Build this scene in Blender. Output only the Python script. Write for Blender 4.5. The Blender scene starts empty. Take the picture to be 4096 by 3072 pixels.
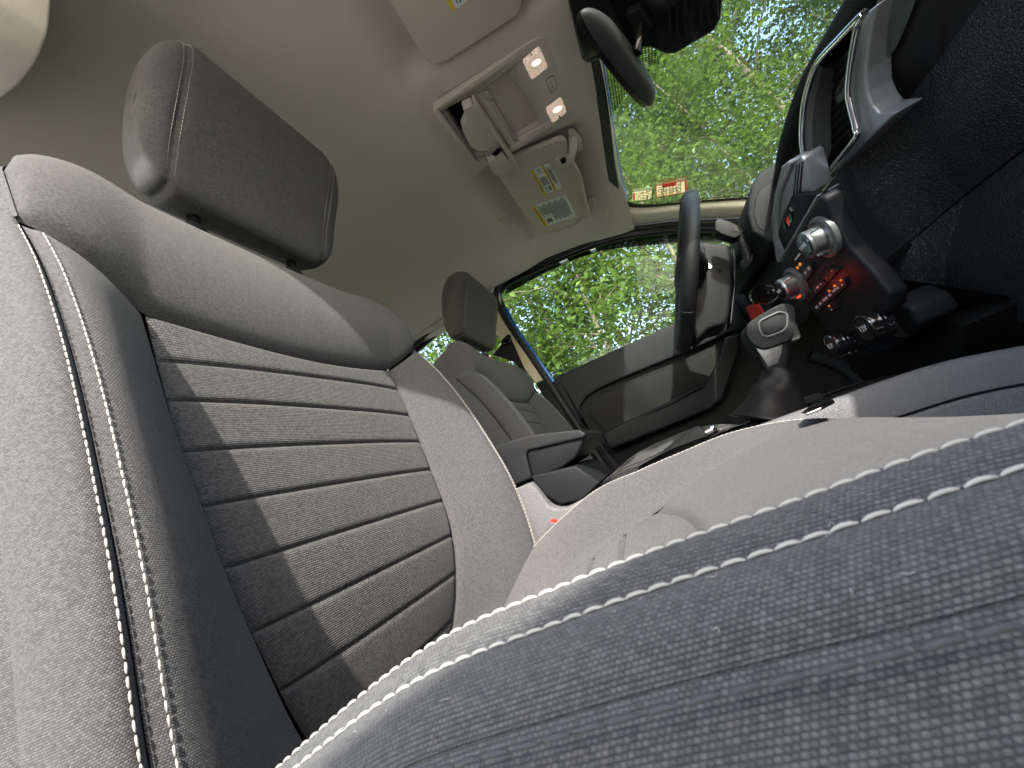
import bpy, bmesh, math, random
import numpy as np
from mathutils import Vector, Matrix
random.seed(7); np.random.seed(7)
SC = bpy.context.scene
COL = SC.collection
# ------------------------------------------------------------------ camera
# car frame: +X forward, +Y towards the driver's (left) door, +Z up; origin where cushion meets backrest
CP = np.array([0.24431606, -0.71031845, 0.12057323])
CR = np.array([[0.846645, 0.36363668, -0.38853649],
               [-0.45564355, 0.1181633, -0.88228476],
               [-0.27492034, 0.92401613, 0.26573108]])
CF = 1503.16
cam = bpy.data.cameras.new('camera')
cam.sensor_width = 36.0; cam.lens = 36.0 * CF / 4096.0
cam.clip_start = 0.01; cam.clip_end = 500.0
camo = bpy.data.objects.new('camera', cam); COL.objects.link(camo)
M = Matrix.Identity(4)
for i in range(3):
    M[i][0] = CR[0][i]; M[i][1] = -CR[1][i]; M[i][2] = -CR[2][i]; M[i][3] = CP[i]
camo.matrix_world = M
SC.camera = camo
cam.dof.use_dof = True; cam.dof.focus_distance = 0.75; cam.dof.aperture_fstop = 20
# ------------------------------------------------------------------ light
SUN = Vector((0.38, -0.80, 0.72)).normalized()      # direction towards the sun
world = bpy.data.worlds.new('World'); SC.world = world; world.use_nodes = True
nt = world.node_tree; nt.nodes.clear()
sky = nt.nodes.new('ShaderNodeTexSky'); sky.sky_type = 'NISHITA'; sky.sun_disc = False
sky.sun_elevation = math.asin(SUN.z); sky.sun_rotation = math.atan2(SUN.x, SUN.y)
sky.dust_density = 3.0; sky.air_density = 1.5; sky.ozone_density = 1.2; sky.altitude = 100
bg = nt.nodes.new('ShaderNodeBackground'); bg.inputs[1].default_value = 0.15
wo = nt.nodes.new('ShaderNodeOutputWorld')
nt.links.new(sky.outputs[0], bg.inputs[0]); nt.links.new(bg.outputs[0], wo.inputs[0])
sl = bpy.data.lights.new('sun', 'SUN'); sl.energy = 2.0; sl.angle = math.radians(0.8); sl.color = (1.0, 0.955, 0.89)
so = bpy.data.objects.new('sun', sl); COL.objects.link(so)
so.rotation_euler = SUN.to_track_quat('Z', 'Y').to_euler(); so.location = (3, -4, 4)
vs = SC.view_settings; vs.view_transform = 'Standard'; vs.look = 'None'; vs.gamma = 1.0
vs.use_curve_mapping = False; vs.exposure = 2.42
SC.render.engine = 'CYCLES'
SC.cycles.max_bounces = 12; SC.cycles.diffuse_bounces = 6; SC.cycles.transparent_max_bounces = 24
# ------------------------------------------------------------------ pixel helpers (4096 x 3072 photo)
def ray(px, py):
    return CR.T @ np.array([(px - 2048) / CF, (py - 1536) / CF, 1.0])
def onp(px, py, n, k):
    n = np.array(n, float); r = ray(px, py)
    return CP + r * (k - n @ CP) / (n @ r)
def onx(px, py, x): return onp(px, py, (1, 0, 0), x)
def ony(px, py, y): return onp(px, py, (0, 1, 0), y)
def onz(px, py, z): return onp(px, py, (0, 0, 1), z)
def many(fn, pts, *a): return [fn(p[0], p[1], *a) for p in pts]
def crop(pts, ox, oy, s): return [(ox + x * s, oy + y * s) for x, y in pts]
# ------------------------------------------------------------------ object helpers
def put(o, parent=None, loc=None):
    COL.objects.link(o)
    if parent is not None:
        o.parent = parent; o.matrix_parent_inverse = Matrix.Translation(parent_loc(parent)).inverted()
    return o
def parent_loc(p):
    v = Vector((0, 0, 0))
    while p is not None:
        v = v + Vector(p.get('_b', (0, 0, 0))); p = p.parent
        break
    return v
def thing(name, label, cat, loc, group=None):
    o = bpy.data.objects.new(name, None); COL.objects.link(o); o.location = loc; o['_b'] = tuple(loc)
    o.empty_display_size = 0.05
    o['label'] = label; o['category'] = cat
    if group: o['group'] = group
    return o
def tag(o, label, cat, group=None):
    o['label'] = label; o['category'] = cat
    if group: o['group'] = group
    return o
def mk(name, verts, faces, mat, parent=None, smooth=True, uv=None, sharp=None, kind=None):
    me = bpy.data.meshes.new(name)
    me.from_pydata([tuple(map(float, v)) for v in verts], [], faces)
    if uv is not None:
        l = me.uv_layers.new(name='UVMap')
        vi = np.empty(len(me.loops), dtype=np.int32); me.loops.foreach_get('vertex_index', vi)
        l.data.foreach_set('uv', np.asarray(uv, dtype=np.float32)[vi].ravel())
    me.materials.append(mat)
    if smooth: me.polygons.foreach_set('use_smooth', [True] * len(me.polygons))
    if smooth and sharp is not None: me.set_sharp_from_angle(angle=math.radians(sharp))
    o = bpy.data.objects.new(name, me)
    if kind: o['kind'] = kind
    return put(o, parent)
def bm_obj(name, bm, mat, parent=None, sharp=40, kind=None):
    me = bpy.data.meshes.new(name); bmesh.ops.recalc_face_normals(bm, faces=bm.faces)
    bm.to_mesh(me); bm.free(); me.materials.append(mat)
    me.polygons.foreach_set('use_smooth', [True] * len(me.polygons))
    me.set_sharp_from_angle(angle=math.radians(sharp))
    o = bpy.data.objects.new(name, me)
    if kind: o['kind'] = kind
    return put(o, parent)
def grid_faces(nu, nv, flip=False, wrapu=False):
    f = []
    for j in range(nv - 1):
        for i in range(nu - (0 if wrapu else 1)):
            a = j * nu + i; b = j * nu + (i + 1) % nu; c = b + nu; d = a + nu
            f.append((a, d, c, b) if flip else (a, b, c, d))
    return f
def arc(P, ax):
    d = np.linalg.norm(np.diff(P, axis=ax), axis=2)
    c = np.cumsum(d, axis=ax)
    z = np.zeros_like(np.take(c, [0], axis=ax))
    return np.concatenate([z, c], axis=ax)
def normals(P):
    du = np.gradient(P, axis=1); dv = np.gradient(P, axis=0)
    n = np.cross(du, dv); return n / (np.linalg.norm(n, axis=2, keepdims=True) + 1e-12)
def seamdisp(P, n, depth=.004, w=.006, puff=0.0, sides='lrtb'):
    """n: outward normals; presses the borders of a panel down into its seams"""
    U = arc(P, 1); V = arc(P, 0)
    d = np.full(U.shape, 9.0)
    if 'l' in sides: d = np.minimum(d, U)
    if 'r' in sides: d = np.minimum(d, U[:, -1:] - U)
    if 'b' in sides: d = np.minimum(d, V)
    if 't' in sides: d = np.minimum(d, V[-1:, :] - V)
    h = -depth * np.exp(-(d / w) ** 1.6)
    if puff:
        u = U / (U[:, -1:] + 1e-9); v = V / (V[-1:, :] + 1e-9)
        h = h + puff * (4 * u * (1 - u)) ** .5 * (4 * v * (1 - v)) ** .5
    return P + n * h[..., None]
def patch(name, P, mat, parent, ref=None, flip=False, uvrot=False, uvo=(0, 0), kind=None, **sd):
    n = normals(P)
    if flip: n = -n
    if sd: P = seamdisp(P, n, **sd)
    U = arc(P, 1); V = arc(P, 0)
    U = U - U[:, U.shape[1] // 2:U.shape[1] // 2 + 1]
    uv = np.stack([U + uvo[0], np.repeat(V.mean(1, keepdims=True), U.shape[1], 1) + uvo[1]], 2)
    if uvrot: uv = uv[..., ::-1]
    nv, nu, _ = P.shape
    return mk(name, P.reshape(-1, 3), grid_faces(nu, nv, flip), mat, parent, uv=uv.reshape(-1, 2), kind=kind)
def prism(name, pts, vec, mat, parent=None, bevel=0.0, seg=3, sharp=35, kind=None):
    """outline (3D points in order) pushed along vec; optional bevelled edges"""
    bm = bmesh.new(); pts = [Vector(map(float, p)) for p in pts]; vec = Vector(map(float, vec))
    a = [bm.verts.new(p) for p in pts]; b = [bm.verts.new(p + vec) for p in pts]
    bm.faces.new(a); bm.faces.new(b[::-1])
    n = len(pts)
    for i in range(n): bm.faces.new((a[i], b[i], b[(i + 1) % n], a[(i + 1) % n]))
    bmesh.ops.recalc_face_normals(bm, faces=bm.faces)
    if bevel: bmesh.ops.bevel(bm, geom=list(bm.edges), offset=bevel, segments=seg, profile=.6, affect='EDGES', clamp_overlap=True)
    return bm_obj(name, bm, mat, parent, sharp, kind)
def rnd(pts, k=4, r=.25):
    """round the corners of a closed 3D outline"""
    P = [np.array(p, float) for p in pts]; out = []; n = len(P)
    for i in range(n):
        a, b, c = P[i - 1], P[i], P[(i + 1) % n]
        p0 = b + (a - b) * r; p2 = b + (c - b) * r
        for j in range(k + 1):
            t = j / k; out.append((1 - t) ** 2 * p0 + 2 * t * (1 - t) * b + t * t * p2)
    return out
def catmull(pts, n, closed=False):
    P = np.array(pts, float); m = len(P); out = []
    segs = m if closed else m - 1
    for q in np.linspace(0, segs, n, endpoint=not closed):
        i = min(int(q), segs - 1); t = q - i
        g = (lambda k: P[k % m]) if closed else (lambda k: P[max(0, min(m - 1, k))])
        p0, p1, p2, p3 = g(i - 1), g(i), g(i + 1), g(i + 2)
        out.append(.5 * (2 * p1 + (p2 - p0) * t + (2 * p0 - 5 * p1 + 4 * p2 - p3) * t * t + (3 * p1 - p0 - 3 * p2 + p3) * t ** 3))
    return np.array(out)
def tubeverts(path, rad, ns=10, closed=False, flat=(1, 1), up=None):
    P = np.array(path, float); n = len(P)
    T = np.gradient(P, axis=0)
    if closed: T = np.roll(P, -1, 0) - np.roll(P, 1, 0)
    T /= np.linalg.norm(T, axis=1, keepdims=True) + 1e-12
    nrm = np.array(up if up is not None else (0, 0, 1), float)
    if abs(nrm @ T[0]) > .95: nrm = np.array((1., 0, 0))
    V = []
    r = np.broadcast_to(np.array(rad, float), (n,))
    for i in range(n):
        if up is not None: nrm = np.array(up, float)
        nrm = nrm - T[i] * (nrm @ T[i]); nrm /= np.linalg.norm(nrm) + 1e-12
        b = np.cross(T[i], nrm)
        for k in range(ns):
            a = 2 * math.pi * k / ns
            V.append(P[i] + r[i] * (nrm * math.cos(a) * flat[0] + b * math.sin(a) * flat[1]))
    F = []
    for i in range(n if closed else n - 1):
        for k in range(ns):
            a = i * ns + k; b_ = i * ns + (k + 1) % ns; j = (i + 1) % n
            F.append((a, b_, j * ns + (k + 1) % ns, j * ns + k))
    if not closed:
        F.append(tuple(range(ns))[::-1]); F.append(tuple((n - 1) * ns + k for k in range(ns)))
    return V, F
def tube(name, path, rad, mat, parent=None, ns=10, closed=False, flat=(1, 1), up=None, sharp=50, kind=None):
    V, F = tubeverts(path, rad, ns, closed, flat, up)
    return mk(name, V, F, mat, parent, sharp=sharp, kind=kind)
def lathe(name, prof, origin, axis, mat, parent=None, ns=32, sharp=35):
    """profile [(radius, height)] turned round axis"""
    ax = Vector(axis).normalized(); q = ax.to_track_quat('Z', 'Y'); V = []; F = []; m = len(prof)
    for r, h in prof:
        for k in range(ns):
            a = 2 * math.pi * k / ns
            V.append(Vector(map(float, origin)) + q @ Vector((r * math.cos(a), r * math.sin(a), h)))
    for i in range(m - 1):
        for k in range(ns): F.append((i * ns + k, i * ns + (k + 1) % ns, (i + 1) * ns + (k + 1) % ns, (i + 1) * ns + k))
    F.append(tuple(range(ns))[::-1]); F.append(tuple((m - 1) * ns + k for k in range(ns)))
    return mk(name, V, F, mat, parent, sharp=sharp)
def box(name, c, s, mat, parent=None, bevel=.003, rot=None, seg=3):
    bm = bmesh.new(); bmesh.ops.create_cube(bm, size=1)
    for v in bm.verts: v.co = Vector((v.co.x * s[0], v.co.y * s[1], v.co.z * s[2]))
    if bevel: bmesh.ops.bevel(bm, geom=list(bm.edges), offset=bevel, segments=seg, affect='EDGES', clamp_overlap=True)
    m = Matrix.Translation(Vector(map(float, c)))
    if rot is not None: m = m @ rot.to_4x4()
    bmesh.ops.transform(bm, matrix=m, verts=bm.verts)
    return bm_obj(name, bm, mat, parent)
def stitches(name, path, nrm, mat, parent, pitch=.0056, ln=.0046, r=.00062):
    """a row of raised threads following a path lying on a surface"""
    P = np.array(path); N = np.array(nrm)
    L = np.concatenate([[0], np.cumsum(np.linalg.norm(np.diff(P, axis=0), axis=1))])
    V = []; F = []
    s = 0.0
    while s + ln < L[-1]:
        q = [np.array([np.interp(s + ln * t, L, P[:, k]) for k in range(3)]) for t in (0, .22, .5, .78, 1)]
        nn = np.array([np.interp(s + ln * .5, L, N[:, k]) for k in range(3)]); nn /= np.linalg.norm(nn) + 1e-12
        tt = q[4] - q[0]; tt /= np.linalg.norm(tt) + 1e-12; bb = np.cross(nn, tt); q = [c + bb * random.uniform(-.12, .12) * r for c in q]; sk = random.uniform(-.25, .25) * r; q[0] = q[0] + bb * sk; q[4] = q[4] - bb * sk
        b0 = len(V)
        for c, (rr, hh) in zip(q, ((.5, -.7), (.95, .0), (1, .25), (.95, .0), (.5, -.7))):
            for k in range(6):
                a = math.pi * 2 * k / 6
                V.append(c + nn * (r * hh + r * rr * math.cos(a)) + bb * r * rr * math.sin(a))
        for i in range(4):
            for k in range(6): F.append((b0 + i * 6 + k, b0 + i * 6 + (k + 1) % 6, b0 + (i + 1) * 6 + (k + 1) % 6, b0 + (i + 1) * 6 + k))
        s += pitch * random.uniform(.94, 1.06)
    return mk(name, V, F, mat, parent, kind='stuff')
def textmesh(name, s, size, origin, ux, uy, mat, parent=None, ext=.0002):
    """flat lettering: centred on origin, reading along ux, up along uy"""
    c = bpy.data.curves.new(name, 'FONT'); c.body = s; c.size = size; c.align_x = 'CENTER'; c.align_y = 'CENTER'; c.extrude = ext
    c.resolution_u = 2
    o = bpy.data.objects.new('tmp', c); COL.objects.link(o)
    bpy.context.view_layer.update()
    me = bpy.data.meshes.new_from_object(o.evaluated_get(bpy.context.evaluated_depsgraph_get()))
    bpy.data.objects.remove(o); bpy.data.curves.remove(c)
    ux = Vector(map(float, ux)).normalized(); uy = Vector(map(float, uy)); uy = (uy - ux * uy.dot(ux)).normalized(); uz = ux.cross(uy)
    m = Matrix((ux, uy, uz)).transposed().to_4x4(); m.translation = Vector(map(float, origin))
    me.transform(m); me.name = name; me.materials.clear(); me.materials.append(mat)
    return put(bpy.data.objects.new(name, me), parent)
def smooth01(t):
    t = np.clip(t, 0, 1); return t * t * (3 - 2 * t)
# ------------------------------------------------------------------ materials
def newmat(name):
    m = bpy.data.materials.new(name); m.use_nodes = True; n = m.node_tree
    b = n.nodes['Principled BSDF']; return m, n, b
def nd(n, t, **kw):
    x = n.nodes.new(t)
    for k, v in kw.items():
        if hasattr(x, k): setattr(x, k, v)
        else: x.inputs[k.replace('_', ' ')].default_value = v
    return x
def mth(n, op, a, b=None, c=None):
    x = n.nodes.new('ShaderNodeMath'); x.operation = op
    for i, q in enumerate((a, b, c)):
        if q is None: continue
        if isinstance(q, (int, float)): x.inputs[i].default_value = q
        else: n.links.new(q, x.inputs[i])
    return x.outputs[0]
def mixc(n, f, a, b):
    x = n.nodes.new('ShaderNodeMix'); x.data_type = 'RGBA'
    for i, q in ((0, f), (6, a), (7, b)):
        if isinstance(q, (int, float, tuple)): x.inputs[i].default_value = q if not isinstance(q, tuple) else (*q, 1)
        else: n.links.new(q, x.inputs[i])
    return x.outputs[2]
def noise(n, scale, detail=3, coord='Object', rough=.55, dist=0.0):
    tc = n.nodes.new('ShaderNodeTexCoord'); x = n.nodes.new('ShaderNodeTexNoise')
    x.inputs['Scale'].default_value = scale; x.inputs['Detail'].default_value = detail
    x.inputs['Roughness'].default_value = rough; x.inputs['Distortion'].default_value = dist
    n.links.new(tc.outputs[coord], x.inputs['Vector']); return x.outputs['Fac']
def ramp(n, f, lo, hi, a=0.0, b=1.0):
    x = n.nodes.new('ShaderNodeMapRange'); x.inputs[1].default_value = lo; x.inputs[2].default_value = hi
    x.inputs[3].default_value = a; x.inputs[4].default_value = b
    n.links.new(f, x.inputs[0]); return x.outputs[0]
def bump(n, b, h, dist, strength=1.0):
    x = n.nodes.new('ShaderNodeBump'); x.inputs['Strength'].default_value = strength; x.inputs['Distance'].default_value = dist
    n.links.new(h, x.inputs['Height']); n.links.new(x.outputs[0], b.inputs['Normal'])
def fabric(name, dark, light, pu, pv, bd=.0005, ribbed=0.0, sheen=.12, eu=.30, ev=.42):
    """woven cloth: staggered raised threads (pitch pu x pv in metres, from the UV map)"""
    m, n, b = newmat(name)
    tc = n.nodes.new('ShaderNodeTexCoord'); sx = n.nodes.new('ShaderNodeSeparateXYZ'); n.links.new(tc.outputs['UV'], sx.inputs[0])
    wob = noise(n, 25, 1); w = mth(n, 'MULTIPLY', mth(n, 'SUBTRACT', wob, .5), .5)
    v = mth(n, 'ADD', mth(n, 'DIVIDE', sx.outputs[1], pv), w)
    row = mth(n, 'FLOOR', v); fv = mth(n, 'FRACT', v)
    off = mth(n, 'MULTIPLY', mth(n, 'MODULO', row, 2.0), .5)
    u = mth(n, 'ADD', mth(n, 'ADD', mth(n, 'DIVIDE', sx.outputs[0], pu), off), mth(n, 'MULTIPLY', w, .6))
    fu = mth(n, 'FRACT', u)
    par = lambda f: mth(n, 'MULTIPLY', mth(n, 'MULTIPLY', f, mth(n, 'SUBTRACT', 1.0, f)), 4.0)
    hu = mth(n, 'POWER', par(fu), eu); hv = mth(n, 'POWER', par(fv), ev)
    if ribbed: hu = mth(n, 'ADD', mth(n, 'MULTIPLY', hu, 1 - ribbed), ribbed)
    h = mth(n, 'MULTIPLY', hu, hv)
    rn = n.nodes.new('ShaderNodeTexWhiteNoise'); rn.noise_dimensions = '2D'
    cv = n.nodes.new('ShaderNodeCombineXYZ'); n.links.new(mth(n, 'FLOOR', u), cv.inputs[0]); n.links.new(row, cv.inputs[1]); n.links.new(cv.outputs[0], rn.inputs['Vector'])
    big = noise(n, 9, 4)
    fac = mth(n, 'MULTIPLY', h, mth(n, 'ADD', mth(n, 'MULTIPLY', rn.outputs['Value'], .5), mth(n, 'ADD', .10, mth(n, 'ADD', mth(n, 'ADD', mth(n, 'MULTIPLY', noise(n, 800, 2, 'UV', .7), .5), mth(n, 'MULTIPLY', ramp(n, noise(n, 240, 2, 'UV', .6), .3, .7), .18)), mth(n, 'MULTIPLY', big, .25)))))
    n.links.new(mixc(n, fac, dark, light), b.inputs['Base Color'])
    fz = noise(n, 3500, 2)
    bump(n, b, mth(n, 'ADD', h, mth(n, 'MULTIPLY', fz, .35)), bd)
    b.inputs['Roughness'].default_value = .85; b.inputs['Specular IOR Level'].default_value = .25
    b.inputs['Sheen Weight'].default_value = sheen; b.inputs['Sheen Roughness'].default_value = .4
    return m
def grain(name, col, rough=.5, scale=420, bd=.0004, var=.25, spec=.16, fine=False, strength=.7):
    """moulded plastic / leather with a pebbled grain"""
    m, n, b = newmat(name)
    tc = n.nodes.new('ShaderNodeTexCoord'); vo = n.nodes.new('ShaderNodeTexVoronoi'); vo.feature = 'DISTANCE_TO_EDGE' if not fine else 'F1'
    mp = n.nodes.new('ShaderNodeMapping'); mp.inputs['Scale'].default_value = (scale, scale * .7, scale)
    dn = n.nodes.new('ShaderNodeTexNoise'); dn.inputs['Scale'].default_value = scale * .35
    n.links.new(tc.outputs['Object'], dn.inputs['Vector'])
    ad = n.nodes.new('ShaderNodeVectorMath'); ad.operation = 'MULTIPLY_ADD'
    n.links.new(dn.outputs['Color'], ad.inputs[0]); ad.inputs[1].default_value = (.9 / scale,) * 3; n.links.new(tc.outputs['Object'], ad.inputs[2])
    n.links.new(ad.outputs[0], mp.inputs[0]); n.links.new(mp.outputs[0], vo.inputs['Vector'])
    vo.inputs['Scale'].default_value = 1.0
    h = ramp(n, vo.outputs['Distance'], 0, .22)
    bump(n, b, h, bd, strength)
    big = noise(n, 14, 5); du = noise(n, 600, 2)
    f = mth(n, 'ADD', mth(n, 'MULTIPLY', big, .7), mth(n, 'MULTIPLY', du, .3))
    c2 = tuple(min(1, c * (1 + var)) for c in col); c1 = tuple(c * (1 - var) for c in col)
    n.links.new(mixc(n, f, c1, c2), b.inputs['Base Color'])
    n.links.new(ramp(n, big, .3, .7, rough - .07, rough + .07), b.inputs['Roughness'])
    b.inputs['Specular IOR Level'].default_value = spec
    return m
def plain(name, col, rough=.5, metal=0.0, spec=.5, emit=None, es=0.0, coat=0.0, var=.12, nscale=30):
    m, n, b = newmat(name)
    f = noise(n, nscale, 4)
    n.links.new(mixc(n, f, tuple(c * (1 - var) for c in col), tuple(min(1, c * (1 + var)) for c in col)), b.inputs['Base Color'])
    n.links.new(ramp(n, noise(n, nscale * 3, 3), .3, .7, max(0, rough - .05), min(1, rough + .05)), b.inputs['Roughness'])
    b.inputs['Metallic'].default_value = metal
    b.inputs['Specular IOR Level'].default_value = spec; b.inputs['Coat Weight'].default_value = coat
    if emit: b.inputs['Emission Color'].default_value = (*emit, 1); b.inputs['Emission Strength'].default_value = es
    return m
def cloth_liner(name, col):
    m, n, b = newmat(name)
    f = mth(n, 'ADD', mth(n, 'MULTIPLY', noise(n, 5, 5), .75), mth(n, 'MULTIPLY', noise(n, 900, 2), .25))
    n.links.new(mixc(n, f, tuple(c * .9 for c in col), tuple(c * 1.1 for c in col)), b.inputs['Base Color'])
    bump(n, b, mth(n, 'ADD', noise(n, 1300, 3), mth(n, 'MULTIPLY', noise(n, 14, 4), 3.0)), .0009, .6)
    b.inputs['Roughness'].default_value = .95; b.inputs['Specular IOR Level'].default_value = .1; b.inputs['Sheen Weight'].default_value = .15
    return m
def glassmat(name, tint=(.93, .97, .94), refl=.9, alpha=1.0, dust=0.0):
    m = bpy.data.materials.new(name); m.use_nodes = True; n = m.node_tree; n.nodes.clear()
    o = n.nodes.new('ShaderNodeOutputMaterial'); t = n.nodes.new('ShaderNodeBsdfTransparent'); g = n.nodes.new('ShaderNodeBsdfGlossy')
    t.inputs[0].default_value = (*tint, 1); g.inputs['Roughness'].default_value = .01
    fr = n.nodes.new('ShaderNodeFresnel'); fr.inputs[0].default_value = 1.45
    mx = n.nodes.new('ShaderNodeMixShader'); n.links.new(mth(n, 'MULTIPLY', fr.outputs[0], refl), mx.inputs[0])
    n.links.new(t.outputs[0], mx.inputs[1]); n.links.new(g.outputs[0], mx.inputs[2])
    last = mx.outputs[0]
    if dust:
        d = n.nodes.new('ShaderNodeBsdfDiffuse'); d.inputs[0].default_value = (.75, .8, .72, 1)
        m2 = n.nodes.new('ShaderNodeMixShader')
        n.links.new(ramp(n, noise(n, 6, 6), .35, .8, dust * .4, dust * 1.6), m2.inputs[0])
        n.links.new(last, m2.inputs[1]); n.links.new(d.outputs[0], m2.inputs[2]); last = m2.outputs[0]
    n.links.new(last, o.inputs[0]); return m
MT = {}
MT['weave'] = fabric('seat_weave', (.014, .0145, .016), (.118, .1175, .1165), .00145, .0011)
MT['rib'] = fabric('seat_ribbed_weave', (.012, .0125, .014), (.114, .1125, .110), .0024, .0019, ribbed=.3, eu=.45, ev=.7)
MT['thread'] = plain('stitch_thread', (.38, .37, .34), .7, var=.15, nscale=300)
MT['thread_dark'] = plain('stitch_thread_dark', (.05, .051, .056), .7, var=.2, nscale=300)
MT['liner'] = cloth_liner('headliner_cloth', (.47, .435, .38))
MT['trim'] = grain('beige_trim_plastic', (.60, .56, .45), .55, 900, .0002, .05, strength=.3)
MT['conplas'] = grain('roof_console_plastic', (.47, .43, .37), .5, 1200, .00015, .06, strength=.3)
MT['black'] = grain('black_plastic', (.011, .012, .0135), .5, 900, .0002, .2, strength=.4)
MT['leather'] = grain('dash_leather_grain', (.025, .026, .029), .42, 300, .0010, .2, strength=.9, spec=.30)
MT['leatherg'] = grain('console_leather_grain', (.13, .131, .135), .5, 300, .0007, .15, strength=.75)
def papermat(name, col):
    m = bpy.data.materials.new(name); m.use_nodes = True; n = m.node_tree; b = n.nodes['Principled BSDF']; o = n.nodes['Material Output']
    c = mixc(n, noise(n, 60, 3), tuple(x * .93 for x in col), tuple(min(1, x * 1.05) for x in col)); n.links.new(c, b.inputs['Base Color']); b.inputs['Roughness'].default_value = .6
    t = n.nodes.new('ShaderNodeBsdfTranslucent'); n.links.new(c, t.inputs[0]); mx = n.nodes.new('ShaderNodeMixShader'); mx.inputs[0].default_value = .6
    n.links.new(b.outputs[0], mx.inputs[1]); n.links.new(t.outputs[0], mx.inputs[2]); n.links.new(mx.outputs[0], o.inputs[0]); return m
MT['rubber'] = plain('door_seal_rubber', (.012, .012, .013), .55, spec=.3)
MT['gloss'] = plain('gloss_black', (.008, .008, .009), .12, spec=.5)
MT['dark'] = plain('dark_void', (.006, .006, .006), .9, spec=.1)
MT['chrome'] = plain('chrome', (.82, .83, .84), .12, 1.0, var=.03)
MT['silver'] = plain('satin_silver_paint', (.24, .25, .26), .36, .45, var=.06)
MT['glass'] = glassmat('window_glass', (.95, .98, .95), .3, dust=.012)
MT['wind'] = glassmat('windshield_glass', (.92, .97, .92), .2, dust=.12)
# ------------------------------------------------------------------ passenger seat (mirrored for the driver)
SY = -.365                      # seat centre line (y)
def ip(x, xs, ys): return np.interp(x, xs, ys)
def ipc(x, xs, ys):             # smooth interpolation
    x = np.asarray(x, float); s = np.linspace(xs[0], xs[-1], 400)
    c = catmull(np.stack([xs, ys], 1), 600); o = np.argsort(c[:, 0])
    return np.interp(x, c[o, 0], c[o, 1])
def b_base(z): return -.058 - .09 * z - 1.5 * np.clip(.15 - z, 0, .2) ** 2    # lumbar swell, tucked in below
def b_wing(z): return ipc(z, [-.12, -.06, .0, .05, .14, .22, .3, .37, .42, .46, .52], [.02, .03, .052, .066, .076, .072, .062, .046, .028, .012, .0])
def b_ins(z): return ipc(z, [-.12, -.06, -.01, .01, .06, .13, .2, .3, .5], [.05, .068, .088, .103, .126, .146, .154, .161, .163])
def b_hw(z): return ipc(z, [-.12, -.05, 0, .06, .14, .3, .42, .52], [.18, .205, .222, .234, .238, .237, .236, .236])
def b_x(a, z):                  # front surface of the backrest
    a = np.abs(a); yi = b_ins(z); hw = b_hw(z)
    t = np.clip((a - yi) / (hw - yi), 0, 1.3)
    tc = np.clip(t, 0, 1); sm = smooth01(tc)
    return b_base(z) * (1 - sm) + (-.058 - .09 * z) * sm + b_wing(z) * (.45 * sm + .55 * np.sin(tc * np.pi / 2))
def sh_bot(y):                  # lower edge of the shoulder panel
    a = np.abs(y)
    return np.where(a < .161, .372 + .018 * (a / .161) ** 2, .390 + (a - .161) * .62)
SHP = np.array([(0, 0), (.35, .012), (.8, .010), (1.2, -.006), (1.5, -.028), (1.75, -.062), (2.0, -.098), (2.3, -.135)])
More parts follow.
